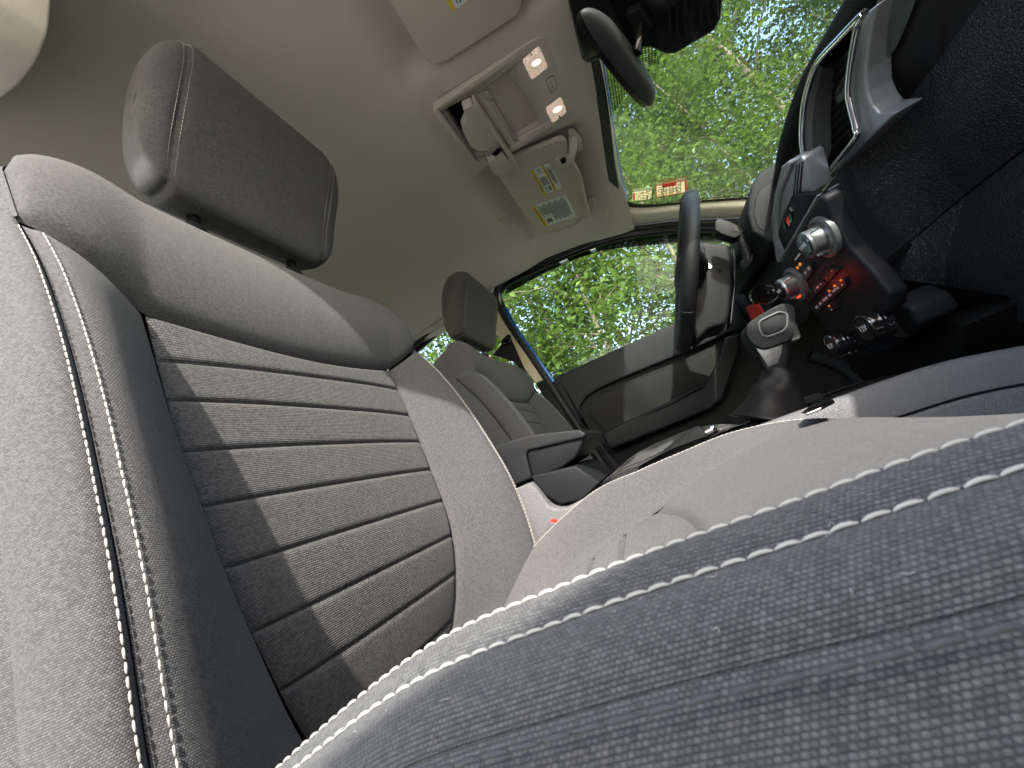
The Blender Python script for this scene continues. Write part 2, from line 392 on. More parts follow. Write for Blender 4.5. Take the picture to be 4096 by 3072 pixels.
def seat():
    L = Vector((0, SY, -.36))
    root = thing('front_seat', 'grey cloth front seat in sunlight, its bolster filling the foreground', 'car seat', L, 'front seats of the cabin')
    def Wd(y, x, z): return np.stack([x, y + SY, z], -1)
    # --- backrest: horizontal insert strips
    br = mk('backrest_core', [(-.09, SY - .2, -.05), (-.09, SY + .2, -.05), (-.13, SY + .2, .5), (-.13, SY - .2, .5),
                              (-.20, SY - .2, -.05), (-.20, SY + .2, -.05), (-.22, SY + .2, .5), (-.22, SY - .2, .5)],
            [(0, 1, 2, 3), (7, 6, 5, 4), (0, 3, 7, 4), (1, 5, 6, 2), (3, 2, 6, 7), (0, 4, 5, 1)], MT['dark'], root, smooth=False)
    zg = [-.07, .012, .060, .106, .156, .206, .2535, .3015, .346]
    u = np.linspace(-1, 1, 71)
    for i in range(9):
        z0 = zg[i]; v = (1 - np.cos(np.linspace(0, np.pi, 25))) / 2
        zt = zg[i + 1] if i < 8 else None
        Z0 = z0 + np.zeros_like(u) + (.010 * (u * .5) if i == 8 else .0)
        Z1 = (zt + np.zeros_like(u) + (.010 * (u * .5) if i == 7 else .0)) if zt is not None else sh_bot(u * .161)
        Z = Z0[None, :] + (Z1 - Z0)[None, :] * v[:, None]
        Y = u[None, :] * b_ins(Z); X = b_base(Z) + 0 * Y
        bl = .006 * (1 - np.abs(u[None, :]) ** 3)       # insert swells slightly between the bolsters
        patch('insert_strip', Wd(Y, X + bl, Z), MT['rib'], root, depth=.0036, w=.0022, puff=.0005, uvo=(0, z0))
    # --- bolsters, outer strips and side panels
    for sg in (-1, 1):
        a = np.linspace(0, 1, 44); v = np.linspace(0, 1, 90)
        AA, VV = np.meshgrid(a, v)
        zt = sh_bot(.161 + AA * .075)
        Z = -.09 + (zt + .09) * VV
        Y = b_ins(Z) + (b_hw(Z) - b_ins(Z)) * AA
        X = b_x(Y, Z)
        patch('bolster', Wd(sg * Y, X, Z), MT['weave'], root, flip=(sg < 0), depth=.005, w=.006, puff=.004, uvo=(sg * .2, 0))
        # outer strip: rolls round the edge to the piping seam
        th = np.linspace(0, 1, 14); v = np.linspace(0, 1, 100)
        T, VV = np.meshgrid(th, v)
        Z = -.09 + (.446 + .09) * VV
        e = b_hw(Z); X = b_x(e, Z) + .002 * np.sin(T * 3.1) - (.040 + .012 * VV) * T ** 1.7; Y = e + .024 * np.sin(T * 1.5)
        patch('outer_strip', Wd(sg * Y, X, Z), MT['weave'], root, flip=(sg < 0), depth=.007, w=.0035, uvo=(sg * .3, 0))
        xe = b_x(b_hw(Z[:, -1]), Z[:, -1]) - (.040 + .012 * v); ye = Y[:, -1]
        s = np.linspace(0, 1, 16); S, VV = np.meshgrid(s, v); Z = -.09 + (.446 + .09) * VV
        X = xe[:, None] + (-.235 - xe[:, None]) * S; Y = ye[:, None] + .010 * np.sin(S * 3.0) - .05 * S ** 4
        patch('side_panel', Wd(sg * Y, X, Z), MT['weave'], root, flip=(sg < 0), depth=.004, w=.004, sides='l', uvo=(sg * .4, 0))
        # stitching either side of the bolster seam
        zz = np.linspace(-.06, .425, 160)
        for da, nm in ((-.0052, 0), (.0048, 1)):
            ed = b_hw(zz); y = sg * (ed + (da if da < 0 else da)); x = b_x(ed, zz) + (.0012 if da < 0 else -.0010) + (0 if da < 0 else .0)
            p = Wd(y, x, zz); nr = np.stack([np.full_like(zz, .75), np.full_like(zz, sg * .5), np.zeros_like(zz)], 1)
            stitches('stitching', p, nr, MT['thread'], root, r=.00055)
    # --- shoulder panel (rolls over the top)
    u = np.linspace(-1, 1, 101); v = np.linspace(0, 1, 64)
    U, VV = np.meshgrid(u, v)
    pr = catmull([(-.0, .0), (.012, .035), (.016, .075), (.008, .120), (-.012, .160), (-.040, .186), (-.075, .198), (-.112, .190), (-.135, .165)], 300)
    q = np.concatenate([[0], np.cumsum(np.linalg.norm(np.diff(pr, axis=0), axis=1))]); q /= q[-1]
    px = np.interp(v, q, pr[:, 0]); pz = np.interp(v, q, pr[:, 1]) * .94
    hw = ipc(v, [0, .2, .3, .43, .52, .6, .71, .8, 1], [.242, .245, .243, .233, .222, .207, .184, .160, .13])
    y0 = u * .242
    zb = sh_bot(y0); xb = b_x(y0, zb)
    dx = np.gradient(px, v); dz = np.gradient(pz, v); nl = np.hypot(dx, dz); nx = dz / nl; nz = -dx / nl   # outward normal of the profile
    er = np.clip((np.abs(U) - .78) / .22, 0, 1)
    drop = .030 * (1 - np.sqrt(np.clip(1 - er ** 2, 0, 1)))
    f = 1 - VV
    X = (xb[None, :] * f ** 2 + (-.092) * (1 - f ** 2)) + px[:, None] - nx[:, None] * drop * (1 - f ** 4)
    Zs = zb[None, :] * f ** 1.5 + (.388) * (1 - f ** 1.5) + pz[:, None] - np.abs(nz[:, None]) * drop * (1 - f ** 4)
    Y = U * hw[:, None]
    Psh = Wd(Y, X, Zs)
    patch('shoulder_panel', Psh, MT['weave'], root, depth=.006, w=.008, puff=.003, sides='lrb', uvo=(0, .4))
    for sg, col in ((-1, 0), (1, -1)):
        B = Psh[:, col]; s = np.linspace(0, 1, 14)[None, :, None]
        C = B.copy(); C[:, 0] = -.235 + 0 * B[:, 0]; C[:, 2] = .43 + .6 * (B[:, 2] - .43); C[:, 1] = SY + sg * .20
        P = B[:, None] * (1 - s) + C[:, None] * s
        P[..., 1] += sg * .018 * np.sin(np.pi * s[..., 0]) ** .8
        patch('shoulder_side', P, MT['weave'], root, flip=(sg < 0), depth=.004, w=.004, sides='l')
        # dark overlock seam beside the shoulder
        k = slice(4, 50)
        stitches('seam_stitching', P[k, 2], np.stack([np.full(46, .2), np.full(46, float(sg)), np.zeros(46)], 1), MT['thread_dark'], root, r=.0006)
    # seat back panel
    patch('back_panel', np.array([[(-.236, SY - .2, -.05), (-.236, SY + .2, -.05)], [(-.236, SY - .2, .55), (-.236, SY + .2, .55)]], float), MT['black'], root, flip=True)
    # --- headrest
    hc = np.array([-.093, .698])
    prof = catmull([(-.114, .607), (-.090, .655), (-.056, .715), (-.034, .758), (-.034, .785), (-.058, .803), (-.095, .800), (-.132, .765), (-.158, .705), (-.170, .640), (-.160, .612), (-.137, .602)], 96, True)
    def hr_pt(y, k):            # scaled cross-section at lateral position y
        a = abs(y); t = min(1, max(0, (a - .086) / (.141 - .086))); s = max(.012, (1 - t ** 2.7) ** (1 / 2.7))
        p = hc + (prof - hc) * s; sag = .010 * (1 - min(1, a / .11) ** 2)
        return np.stack([p[:, 0] + sag * 0, np.full(len(p), SY + y), p[:, 1] ], 1)
    hr = None
    def band(name, ys, cap=None):
        P = np.array([hr_pt(y, 0) for y in ys]); nv, nu, _ = P.shape
        n = normals(P)
        d = np.minimum(np.abs(ys - .110), np.abs(ys + .110))
        P = P - (-n if False else n) * 0
        c = np.stack([np.full(nv, hc[0]), P[:, 0, 1], np.full(nv, hc[1])], 1)[:, None]
        dirn = P - c; dirn /= np.linalg.norm(dirn, axis=2, keepdims=True)
        P = P - dirn * (.0042 * np.exp(-(d / .0045) ** 1.6))[:, None, None]
        V = list(P.reshape(-1, 3)); F = grid_faces(nu, nv, False, True)
        if cap is not None:
            c0 = P[cap].mean(0) + np.array([0, .0002 * np.sign(ys[cap]), 0]); V.append(c0); b = (nv - 1) * nu if cap == -1 else 0
            for i in range(nu): F.append((b + i, b + (i + 1) % nu, len(V) - 1))
        per = np.linspace(0, .55, nu)
        uv = np.array([[per[i], y] for y in ys for i in range(nu)] + ([[0, 0]] if cap is not None else []))[:, ::-1]
        return mk(name, V, F, MT['weave'], root, uv=uv)
    tsp = lambda a, b, n: np.linspace(a, b, n)
    hr = band('headrest', tsp(-.110, .110, 61))
    band('headrest_side', -(.110 + .031 * np.sin(tsp(0, np.pi / 2, 30)))[::-1], cap=0)
    band('headrest_side', .110 + .031 * np.sin(tsp(0, np.pi / 2, 30)), cap=-1)
    for yy in (-.1142, -.1055, .1055, .1142):
        pts = hr_pt(yy, 0)[2:58]; c = np.array([hc[0], SY + yy, hc[1]]); dn = pts - c; dn[:, 1] = 0; dn /= np.linalg.norm(dn, axis=1, keepdims=True)
        stitches('headrest_stitching', pts - dn * .0006, dn, MT['thread'], root, r=.00045, pitch=.005, ln=.0038)
    for yy in (-.07, .07):
        tube('headrest_post', [(-.150, SY + yy, .54), (-.145, SY + yy, .58), (-.14, SY + yy, .63)], .0075, MT['chrome'] if False else MT['gloss'], root, 14)
        lathe('post_guide', [(.016, 0), (.018, .004), (.016, .012), (.010, .014)], (-.150, SY + yy, .574), (0, 0, 1), MT['black'], root, 20)
    # --- cushion
    cxs = [-.10, -.05, 0, .06, .14, .2, .26, .32, .38, .43, .47, .50, .515]
    def c_crest(x): return ipc(x, cxs, [.0, .018, .038, .061, .0835, .0885, .0892, .0882, .077, .058, .032, -.008, -.05])
    def c_cr(x, y): return c_crest(x) - .002 - .007 * smooth01(np.asarray(y) / .1) * smooth01((np.asarray(x) - .1) / .1)
    def c_base(x): return ipc(x, cxs, [-.045, -.034, -.020, -.004, .016, .030, .043, .052, .053, .042, .019, -.02, -.06])
    def c_seam(x): return ipc(x, [-.1, -.03, .06, .14, .22, .3, .36, .42, .5], [.10, .118, .140, .152, .158, .165, .176, .19, .205])
    def c_hw(x): return ipc(x, [-.1, -.05, 0, .1, .3, .4, .46, .5, .515], [.215, .225, .233, .237, .237, .234, .226, .21, .20])
    def c_z(a, x):
        ys = np.asarray(a); a = np.abs(a); t = np.clip((a - c_seam(x)) / (c_hw(x) - c_seam(x)), 0, 1)
        c = c_base(x) + .010 * np.clip(a / c_seam(x), 0, 1) ** 2
        return c + (c_cr(x, ys) - c_base(x) - .010) * smooth01(t * 1.16) + .0030 * np.exp(-((a - c_hw(x) + .0105) / .009) ** 2) * smooth01(t * 2)
    def arcx(y): return .232 - .030 * (np.abs(y) / .158) ** 2 - .012 * (np.abs(y) / .158) ** 6      # front edge of the ribbed insert
    gx = [-.10, -.035, .012, .058, .104, .150]
    u = np.linspace(-1, 1, 71); v = np.linspace(0, 1, 17)
    for i in range(6):
        X0 = gx[i] + .010 * np.abs(u) ** 2 * 0 + 0 * u
        X1 = (gx[i + 1] + 0 * u) if i < 5 else arcx(u * .158)
        X = X0[None] + (X1 - X0)[None] * v[:, None]; Y = u[None] * c_seam(X); Z = c_z(Y, X)
        patch('cushion_strip', Wd(Y, X, Z), MT['rib'], root, flip=True, depth=.004, w=.0028, puff=.0008, uvo=(0, gx[i]))
    u = np.linspace(-1, 1, 71); v = np.linspace(0, 1, 50)
    X0 = arcx(u * .158); X = X0[None] + (.515 - X0)[None] * v[:, None]; Y = u[None] * c_seam(X); Z = c_z(Y, X)
    patch('thigh_panel', Wd(Y, X, Z), MT['weave'], root, flip=True, depth=.006, w=.006, puff=.005, uvo=(0, .3))
    for sg in (-1, 1):
        a = np.linspace(0, 1, 40); x = np.linspace(-.10, .515, 150)
        A, X = np.meshgrid(a, x); Y = c_seam(X) + (c_hw(X) - c_seam(X)) * A; Z = c_z(sg * Y, X)
        patch('cushion_bolster', Wd(sg * Y, X, Z), MT['weave'], root, flip=(sg > 0), depth=.0022, w=.0034, puff=.002, uvrot=True, uvo=(sg * .2, 0))
        T, X = np.meshgrid(np.linspace(0, 1, 24), x)
        e = c_hw(X); zc = c_cr(X, sg * e)
        Y = e + .0215 * T; Z = zc - .0100 * T ** 1.35 + .0025 * np.sin(T * np.pi)
        patch('cushion_edge_strip', Wd(sg * Y, X, Z), MT['weave'], root, flip=(sg > 0), depth=.0026, w=.0032, uvrot=True, uvo=(sg * .33, 0))
        T, X = np.meshgrid(np.linspace(0, 1, 40), x); Y = c_hw(X) + .0215 + .024 * np.sin(T * 1.7) ; Z = c_cr(X, sg * .2) - .0100 - .20 * T ** 1.15
        patch('cushion_side', Wd(sg * Y, X, Z), MT['weave'], root, flip=(sg > 0), depth=.0042, w=.0036, sides='l', uvrot=True, uvo=(sg * .45, 0))
        xx = np.linspace(-.06, .49, 260); ed = c_hw(xx)
        for da, zo in ((-.0105, .0052), (.0052, .0012)):
            p = Wd(sg * (ed + da), xx, c_cr(xx, sg * .2) + zo - .0006); nr = np.stack([0 * xx, 0 * xx + sg * .2, 1 + 0 * xx], 1)
            stitches('cushion_stitching', p, nr, MT['thread'], root, r=.00055, pitch=.0060, ln=.0056)
        p = Wd(sg * (ed + .0258), xx, c_cr(xx, sg * .2) - .0122); nr = np.stack([0 * xx, 0 * xx + sg * .6, .8 + 0 * xx], 1)
        stitches('cushion_seam_stitching', p, nr, MT['thread_dark'], root, r=.0007, pitch=.0075, ln=.006)
    # foam core just under the cloth, closing the seam corners
    A, X = np.meshgrid(np.linspace(-1, 1, 60), np.linspace(-.098, .505, 60)); Y = A * c_hw(X) * .97
    patch('cushion_core', Wd(Y, X, c_z(Y, X) - .0052), MT['weave'], root, flip=True)
    # a little lint caught on the outer bolster
    rl_ = np.random.default_rng(5); V = []; F = []
    for i in range(24):
        x0 = rl_.uniform(.05, .36); da = rl_.uniform(.003, .020); e = float(c_hw(x0)) + da; T_ = da / .0215
        z0 = float(c_cr(x0, -.2)) - .0100 * T_ ** 1.35 + .0025 * math.sin(T_ * math.pi)
        an = rl_.uniform(0, 6.28); ln = rl_.uniform(.001, .0035); d = np.array([np.cos(an), np.sin(an) * .6, rl_.uniform(-.05, .2)]) * ln
        p = np.array([x0, SY - e, z0 + .0003]); pp = catmull([p, p + d * .5 + rl_.normal(0, .0004, 3), p + d], 5)
        v, f = tubeverts(pp, .00008, 4); o = len(V); V += list(v); F += [tuple(k + o for k in q_) for q_ in f]
    mk('lint', V, F, MT['thread'], root, kind='stuff')
    # front face + pan
    x = .515; y = np.linspace(-.2, .2, 20); Yg, T = np.meshgrid(y, np.linspace(0, 1, 8))
    patch('cushion_front', Wd(Yg, .515 - .03 * T, -.05 - .12 * T), MT['weave'], root, flip=True)
    box('seat_base', (.22, SY, -.22), (.46, .40, .14), MT['black'], root, .02)
    for sg in (-1, 1): box('seat_rail', (.2, SY + sg * .17, -.33), (.5, .035, .06), MT['black'], root, .005)
    return root
def mirror_thing(root, label):
    kids = list(root.children)
    c = root.copy(); COL.objects.link(c)
    c.location = (root.location.x, -root.location.y, root.location.z); c.scale = (1, -1, 1); c['label'] = label
    for k in kids:
        k2 = k.copy(); COL.objects.link(k2); k2.parent = c; k2.matrix_parent_inverse = k.matrix_parent_inverse.copy()
        for g in list(k.children):
            g2 = g.copy(); COL.objects.link(g2); g2.parent = k2; g2.matrix_parent_inverse = g.matrix_parent_inverse.copy()
    return c
pseat = seat()
dseat = mirror_thing(pseat, 'black-looking shaded front seat behind the steering wheel, beside the driver door')
# ------------------------------------------------------------------ setting: headliner, pillars, floor, ground
def struct(o): o['kind'] = 'structure'; return o
def head_z(x, y):
    x = np.asarray(x, float); y = np.asarray(y, float); a = np.abs(y)
    z = ipc(x, [-1.4, -1.0, -.5, -.2, 0, .1, .18, .30, .42, .505], [.86, .925, .955, .962, .960, .955, .948, .922, .894, .878])
    z = z - .042 * smooth01((a - .36) / .30) ** 1.3 * (1 + .5 * smooth01((x - .3) / .2))
    # pod round the roof console and shallow pockets for the visors
    pod = np.exp(-((a / .15) ** 6)) * smooth01((x - .03) / .10) * smooth01((.52 - x) / .06)
    pocket = smooth01((a - .13) / .05) * smooth01((.62 - a) / .08) * smooth01((x - .11) / .08) * smooth01((.46 - x) / .06)
    ridge = np.exp(-((x + .02 - .25 * (a - .3)) / .07) ** 2) * .006
    hole = smooth01((.088 - a) / .008) * smooth01((x - .165) / .01) * smooth01((.375 - x) / .01)
    return z - .010 * pod + .024 * pocket - ridge + .055 * hole
x = np.concatenate([np.linspace(-1.4, .1, 90), np.linspace(.105, .505, 110)]); y = np.linspace(-.662, .662, 170)
Xg, Yg = np.meshgrid(x, y)
headliner = struct(patch('headliner', np.stack([Xg, Yg, head_z(Xg, Yg)], -1), MT['liner'], None, flip=True))
MT['blue'] = plain('blue_car_paint', (.012, .12, .42), .25, .2, coat=.6, var=.05)
x2 = np.linspace(-1.45, .52, 40); y2 = np.concatenate([[-.76, -.752, -.735, -.71, -.68], np.linspace(-.65, .65, 30), [.67, .69, .70]]); Xg, Yg = np.meshgrid(x2, y2)
zr = head_z(Xg, np.clip(Yg, -.64, .64)) + .03 - .03 * smooth01((np.abs(Yg) - .64) / .1) - .048 * smooth01((-Yg - .67) / .08) + .03 * smooth01((Yg - .5) / .1)  # unseen passenger-side edge extended and lowered to place the seat's shadow line
struct(patch('roof_skin', np.stack([Xg, Yg, zr], -1), MT['blue'], None))
MT['carpet'] = grain('floor_carpet', (.02, .02, .022), .95, 1400, .001, .3, spec=.1)
struct(box('cabin_floor', (-.2, 0, -.385), (2.5, 1.46, .05), MT['carpet'], None, .01))
struct(box('rear_bulkhead', (-1.43, 0, .05), (.05, 1.46, .9), MT['black'], None, .01))
struct(box('rear_bulkhead_top', (-1.43, 0, .80), (.05, 1.40, .12), MT['trim'], None, .01))
struct(box('firewall', (1.12, 0, .02), (.05, 1.5, .84), MT['black'], None, .01))
m, n, b = newmat('grass_verge')
f = noise(n, .6, 6); g = noise(n, 40, 4)
n.links.new(mixc(n, mth(n, 'ADD', mth(n, 'MULTIPLY', f, .6), mth(n, 'MULTIPLY', g, .4)), (.035, .055, .015), (.10, .125, .045)), b.inputs['Base Color'])
b.inputs['Roughness'].default_value = .95; bump(n, b, g, .03)
MT['ground'] = m
m, n, b = newmat('bounce_gravel_drive')
g = noise(n, 60, 4); f = noise(n, 1.2, 5)
n.links.new(mixc(n, mth(n, 'ADD', mth(n, 'MULTIPLY', f, .4), mth(n, 'MULTIPLY', g, .6)), (.22, .21, .19), (.46, .44, .40)), b.inputs['Base Color'])
b.inputs['Roughness'].default_value = .95; bump(n, b, g, .02); MT['bounce_gravel'] = m
q = np.linspace(-1, 1, 80); A, B = np.meshgrid(np.sign(q) * np.abs(q) ** 2.5 * 150, np.sign(q) * np.abs(q) ** 2.5 * 150)
struct(patch('ground', np.stack([A, B, -1.0 + .04 * np.sin(A * 1.3) * np.sin(B * .9) + np.clip(B - 2.0, 0, 60) * .03], -1), MT['ground'], None))
A, B = np.meshgrid(np.linspace(-14, 14, 40), np.linspace(-11, 1.8, 30))
struct(patch('bounce_gravel_drive', np.stack([A, B, -.94 + 0 * A], -1), MT['bounce_gravel'], None))  # unseen ground, made pale to bounce fill light into the cabin
# pillars and rails
GN = np.array([.6, 0, 1.0]); GK = .87 + .6 * .49                     # windshield plane
def ong(px, py, off=0.0): return onp(px, py, GN, GK + off * 1.166)
def apillar():
    top = catmull(many(ong, [(2452, 760), (2478, 806), (2520, 826), (2600, 828), (2760, 812), (2990, 796), (3150, 786)]), 60)
    bot = catmull(many(ony, [(2400, 945), (2460, 918), (2520, 905), (2600, 893), (2760, 878), (2990, 868), (3150, 862)], .662), 60)
    s = np.linspace(0, 1, 14)[:, None, None]
    P = top[None] * (1 - s) + bot[None] * s
    P[..., 1] -= .018 * np.sin(np.pi * s[..., 0]); P[..., 2] -= .010 * np.sin(np.pi * s[..., 0])
    return P
AP = apillar()
struct(patch('pillar_trim', AP, MT['trim'], None))
APm = AP.copy(); APm[..., 1] *= -1
struct(patch('pillar_trim', APm, MT['trim'], None, flip=True))
for sg in (-1, 1):
    tube_ = tube('pillar_steel', [(.47, sg * .70, .90), (.62, sg * .715, .80), (.83, sg * .74, .66), (1.15, sg * .76, .44)], .035, MT['black'], None, 10); struct(tube_)
# door-side B pillar, driver
bp = many(ony, [(1850, 1215), (1906, 1171), (1980, 1138), (1992, 1215), (2060, 1332), (2182, 1517), (2142, 1533), (2040, 1400), (1960, 1310), (1890, 1270)], .668)
struct(prism('b_pillar_trim', bp, (0, .05, 0), MT['trim'], None, .006))
bl = many(ony, [(2142, 1533), (2182, 1517), (2290, 1690), (2440, 1900), (2400, 1920), (2210, 1650)], .672)
struct(prism('b_pillar_lower_trim', bl, (0, .05, 0), MT['black'], None, .005))
# passenger B pillar trim, close to the lens
bpp = [ony(*p, -.57) for p in [(205, -160), (208, 0), (196, 130), (150, 245), (85, 335), (0, 405), (-160, 480), (-420, 480), (-420, -160)]]
struct(prism('b_pillar_trim', rnd(bpp, 3, .3), (0, -.04, 0), MT['liner'], None, .004))
for sg in (-1, 1):   # rear quarters of the cab
    struct(box('rear_side_trim', (-.80, sg * .70, .03), (1.2, .06, .86), MT['black'], None, .01))
    struct(box('rear_roof_rail', (-.82, sg * .685, .915), (1.15, .07, .05), MT['liner'], None, .01))
    struct(box('c_pillar_trim', (-1.32, sg * .70, .68), (.16, .06, .5), MT['trim'], None, .01))
# ------------------------------------------------------------------ windshield
def offp(P, v): return [np.array(p) + np.array(v) for p in P]
GNn = GN / np.linalg.norm(GN)
wsd = thing('windshield', 'large laminated windshield glass with black dotted border above the dashboard', 'windshield', (.9, 0, .6))
gx0 = np.linspace(.478, 1.18, 20); gy0 = np.linspace(-1, 1, 24); A, B = np.meshgrid(gx0, gy0)
Yw = B * (.60 + (A - .478) * .22)
patch('glass', np.stack([A, Yw, .87 - .6 * (A - .49) + .004 - .012 * B ** 2 * 0], -1), MT['wind'], wsd)
MT['frit'] = plain('black_frit', (.012, .013, .012), .5)
o_ = many(ong, [(2240, -60), (2278, 40), (2322, 160), (2365, 290), (2395, 450), (2422, 640), (2438, 735), (2456, 796), (2490, 822), (2530, 836), (2620, 838), (2760, 824), (2990, 806), (3200, 794)], .000)
i_ = many(ong, [(2285, -60), (2325, 40), (2370, 160), (2410, 290), (2436, 450), (2458, 640), (2468, 700), (2480, 762), (2503, 796), (2536, 812), (2620, 815), (2760, 803), (2990, 786), (3200, 775)], .000)
oc = catmull(o_, 80); ic = catmull(i_, 80)
patch('frit_border', np.stack([oc, ic]) - GNn * .001, MT['frit'], wsd)
m = bpy.data.materials.new('frit_dots'); m.use_nodes = True; n = m.node_tree; n.nodes.clear()
out = n.nodes.new('ShaderNodeOutputMaterial'); tr = n.nodes.new('ShaderNodeBsdfTransparent'); df = n.nodes.new('ShaderNodeBsdfDiffuse'); df.inputs[0].default_value = (.015, .016, .015, 1)
tc = n.nodes.new('ShaderNodeTexCoord'); vo = n.nodes.new('ShaderNodeTexVoronoi'); vo.voronoi_dimensions = '2D'; vo.inputs['Randomness'].default_value = 0; vo.inputs['Scale'].default_value = 190
n.links.new(tc.outputs['Object'], vo.inputs['Vector']); mx = n.nodes.new('ShaderNodeMixShader')
n.links.new(mth(n, 'LESS_THAN', vo.outputs['Distance'], .34), mx.inputs[0]); n.links.new(tr.outputs[0], mx.inputs[1]); n.links.new(df.outputs[0], mx.inputs[2]); n.links.new(mx.outputs[0], out.inputs[0])
MT['dots'] = m
d_ = many(ong, [(2408, 300), (2395, 240), (2600, 80), (2640, 260), (2580, 240), (2530, 330), (2470, 430), (2440, 470), (2428, 440)])
mk('frit_dots', [p - GNn * .0015 for p in d_], [tuple(range(len(d_)))], MT['dots'], wsd)
# stickers
MT['paper'] = papermat('sticker_paper', (.72, .68, .50))
MT['stred'] = papermat('sticker_red', (.50, .10, .07))
MT['storange'] = papermat('sticker_orange', (.80, .20, .03))
MT['ink'] = plain('ink', (.03, .035, .03), .7)
def quad_uv(q, s, t):
    q = [np.array(a, float) for a in q]
    return (q[0] * (1 - s) + q[1] * s) * (1 - t) + (q[3] * (1 - s) + q[2] * s) * t
def sheet(name, P, nrm, mat, parent, th=.0006):
    return prism(name, P, np.array(nrm) * th, mat, parent)
def gpt(p, off=.003): return ong(*p) - GNn * off
def qrect(q, s0, t0, s1, t1): return [quad_uv(q, s0, t0), quad_uv(q, s1, t0), quad_uv(q, s1, t1), quad_uv(q, s0, t1)]
s1 = crop([(375, 640), (945, 575), (925, 825), (365, 885)], 2480, 680, .1356)
st1 = thing('windshield_sticker', 'small cream service sticker with orange block and handwriting in windshield corner', 'sticker', gpt(s1[3]))
sheet('paper', [gpt(p) for p in s1], GNn, MT['paper'], st1)
sheet('orange_block', [gpt(p, .0036) for p in qrect(s1, .03, .08, .13, .94)], GNn, MT['storange'], st1)
k = 0
for s in (.18, .24, .29, .33, .37, .41, .45, .57):
    for t0, t1 in ((.1, .35), (.42, .62), (.68, .9)):
        if (k * 7) % 5 == 3: k += 1; continue
        sheet('print_line', [gpt(p, .0036) for p in qrect(s1, s, t0, s + .018, t1)], GNn, MT['ink'], st1); k += 1
GU = (0, 1, 0); GV = (1, 0, -.6)
textmesh('handwriting', '5725', .030, gpt(quad_uv(s1, .88, .5), .0038), GU, GV, MT['ink'], st1)
textmesh('handwriting', '2.12', .026, gpt(quad_uv(s1, .64, .45), .0038), GU, GV, MT['ink'], st1)
s2 = crop([(1050, 430), (1950, 260), (1960, 640), (1070, 790)], 2480, 680, .1356)
st2 = thing('windshield_sticker', 'larger red and cream registration sticker with written fields on windshield', 'sticker', gpt(s2[3]))
for r_ in ((0, 0, 1, .06), (0, .94, 1, 1), (0, .06, .028, .94), (.958, .06, 1, .94), (.225, .06, .675, .31), (.335, .31, .347, .94), (.445, .31, .457, .94), (.555, .31, .567, .94), (.665, .31, .677, .94), (.815, .06, .827, .94), (.222, .31, .236, .94)):
    sheet('red_border', [gpt(p) for p in qrect(s2, *r_)], GNn, MT['stred'], st2)
for r_ in ((.03, .08, .22, .93), (.24, .33, .33, .93), (.35, .33, .44, .93), (.46, .33, .55, .93), (.57, .33, .66, .93), (.68, .05, .81, .93), (.83, .05, .95, .93)):
    sheet('cream_field', [gpt(p, .0036) for p in qrect(s2, *r_)], GNn, MT['paper'], st2)
for s, tx, sz in ((.165, 'ITEMS', .026), (.285, '14.9', .017), (.395, '12.1', .017), (.505, '1026', .016), (.615, '8.5', .017), (.745, '4 FUGAS', .020)):
    textmesh('handwriting', tx, sz, gpt(quad_uv(s2, s, .6 if s < .7 and s > .2 else .5), .0042), GU, GV, MT['ink'], st2)
for s in (.27, .38, .49, .60): sheet('white_mark', [gpt(p, .0036) for p in qrect(s2, s, .1, s + .035, .27)], GNn, MT['paper'], st2)
# ------------------------------------------------------------------ rear view mirror and sensor housing
mr = thing('rear_view_mirror', 'black oval rear view mirror hanging below the windshield header', 'mirror', (.50, -.04, .80))
Na = onz(2322, 50, .752); Fa = onz(2602, 415, .742)
ax = Fa - Na; Lm = np.linalg.norm(ax); ax /= Lm; cm = (Na + Fa) / 2
fw = np.cross(ax, (0, 0, 1.)); fw = fw if fw[0] > 0 else -fw; fw = fw - np.array([0, 0, .35]); fw -= ax * (fw @ ax); fw /= np.linalg.norm(fw); upv = np.cross(ax, fw); upv = upv if upv[2] > 0 else -upv
def mirror_shell(name, d0, d1, mat, sc0, sc1, cap):
    V = []; nu = 48; nv = 10
    for j in range(nv):
        t = j / (nv - 1); s = sc0 + (sc1 - sc0) * (1 - math.sqrt(max(0, 1 - t * t)) if d1 > 0 else t)
        for i in range(nu):
            a = 2 * math.pi * i / nu; c, s_ = math.cos(a), math.sin(a)
            ex = 2 / 2.15
            V.append(cm + ax * (Lm / 2) * np.sign(c) * abs(c) ** ex * s + upv * .026 * np.sign(s_) * abs(s_) ** ex * s + fw * (d0 + (d1 - d0) * t))
    F = grid_faces(nu, nv, False, True); F.append(tuple((nv - 1) * nu + i for i in range(nu)))
    if cap: F.append(tuple(range(nu))[::-1])
    return mk(name, V, F, mat, mr, sharp=50)
MT['mirback'] = grain('mirror_shell_plastic', (.045, .047, .05), .38, 1500, .0001, .12)
mirror_shell('housing', .0, .027, MT['mirback'], 1.0, .45, True)
mirror_shell('bezel', -.010, -.0005, MT['gloss'], .97, 1.0, True)
mk('mirror_glass', [cm + ax * (Lm / 2) * .93 * math.cos(a) + upv * .022 * math.sin(a) - fw * .0108 for a in np.linspace(0, 6.283, 40)[:-1]], [tuple(range(39))], MT['chrome'], mr)
tube('stem', [cm + fw * .03, cm + fw * .055 + np.array([0, 0, .03]), cm + fw * .06 + np.array([0, 0, .07])], .010, MT['gloss'], mr, 14)
sh = thing('sensor_housing', 'large black ribbed sensor housing fixed to the windshield behind the mirror', 'sensor housing', (.6, -.03, .78))
so_ = [(2252, -90), (2276, 40), (2300, 140), (2326, 246), (2350, 258), (2448, 230), (2548, 196), (2600, 196), (2660, 222), (2700, 222), (2858, 128), (2884, 80), (2894, -20), (2890, -120), (2600, -260)]
